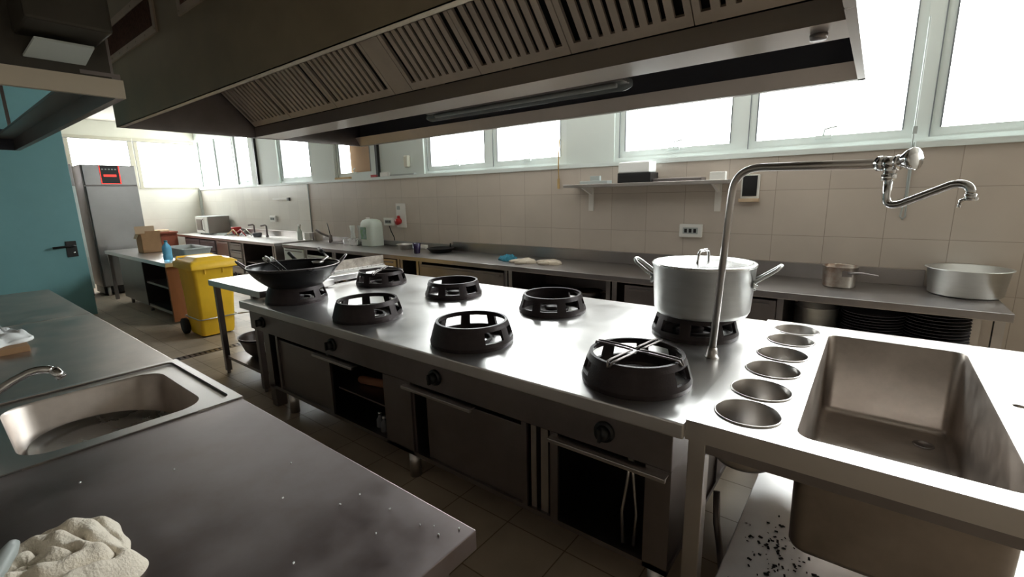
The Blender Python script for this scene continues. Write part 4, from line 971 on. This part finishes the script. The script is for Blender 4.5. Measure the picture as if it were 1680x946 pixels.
part(MB().box(x0, x0+.006, y0, y1, .86+h, .86+h+.12, rot=Matrix.Rotation(-.15, 3, 'Y'), about=(x0, y0, .86+h)), 'box_flap', 'cardlight', cbx)
part(MB().box(x1-.006, x1, y0+.06, y1, .86+h, .86+h+.05, rot=Matrix.Rotation(.15, 3, 'Y'), about=(x1, y0, .86+h)), 'box_flap', 'card', cbx)
bt = thing('water_bottle', 'blue plastic water bottle on the near corner of the prep table', 'bottle', (-7.85, 2.17, .86))
part(MB().lathe([(0, 0), (.05, 0), (.056, .01), (.056, .07), (.050, .08), (.056, .09), (.056, .17), (.05, .19), (.02, .235), (.018, .25), (0, .25)], n=28), 'bottle_body', 'bluebottle', bt, local=True)
part(MB().lathe([(0, 0), (.021, 0), (.021, .022), (0, .023)], (0, 0, .2505), 16), 'bottle_cap', 'bluecloth', bt, local=True)
single(MB().loft([[(p[0], p[1], z) for p in rrect(-.42*s, .42*s, -.19*s, .19*s, .03)] for z, s in ((0, .88), (.12, 1), (.12, 1.04), (.108, 1.04))], capend=False).box(-.36, .36, -.16, .16, 0, .01), 'plastic_crate', 'greyplastic', 'low grey plastic tray behind the water bottle on the prep table', 'tray', (-8.35, 2.58, .8605))

# yellow wheelie bin
bn = thing('wheelie_bin', 'bright yellow wheelie bin with a closed lid standing beyond the range', 'bin', (-6.65, 2.25, 0))
def rl(x0, x1, y0, y1, z, r=.04): return [(p[0], p[1], z) for p in rrect(x0, x1, y0, y1, r, 4)]
part(MB().loft([rl(-6.82, -6.41, 2.0, 2.36, .02), rl(-6.84, -6.40, 1.99, 2.37, .06), rl(-6.87, -6.385, 1.99, 2.41, .5), rl(-6.90, -6.38, 1.98, 2.44, .84), rl(-6.91, -6.37, 1.97, 2.45, .85), rl(-6.91, -6.37, 1.97, 2.45, .885)]), 'bin_body', 'yellow', bn)
part(MB().loft([rl(-6.95, -6.34, 1.955, 2.475, .855, .02), rl(-6.95, -6.335, 1.95, 2.48, .925, .02), rl(-6.92, -6.37, 1.98, 2.45, .95, .04), rl(-6.86, -6.43, 2.03, 2.39, .957, .04), rl(-6.85, -6.46, 2.06, 2.36, .985, .04), rl(-6.83, -6.48, 2.08, 2.34, .99, .03)]), 'bin_lid', 'yellow', bn)
part(MB().tube([(-6.94, 2.0, .94), (-6.99, 2.02, .97), (-6.99, 2.42, .97), (-6.94, 2.44, .94)], .014, 8), 'lid_handle', 'yellow', bn)
for y in (1.965, 2.40):
    part(MB().cyl((-6.86, y-.03, .10), (-6.86, y+.02, .10), .10, .10), 'wheel', 'rubber', bn)
part(MB().tube([(-6.86, 1.99, .10), (-6.86, 2.38, .10)], .012, 8), 'axle', 'steel_dark', bn)
part(MB().box(-6.378, -6.366, 2.10, 2.115, .79, .855).box(-6.378, -6.366, 2.30, 2.315, .79, .855), 'front_ribs', 'yellow', bn)
rw = MB().tube([(p[0], p[1], .235) for p in rrect(-6.88, -6.375, 1.975, 2.42, .04, 4)]+[(-6.375, 2.38, .235)], .008, 8).tube([(-6.37, 2.41, .235), (-6.33, 2.54, .235), (-6.36, 2.60, .24), (-6.45, 2.58, .24)], .008, 8)
single(rw, 'wire_hoop', 'steel', 'metal wire hoop around the lower part of the yellow bin', 'wire', (0, 0, 0))
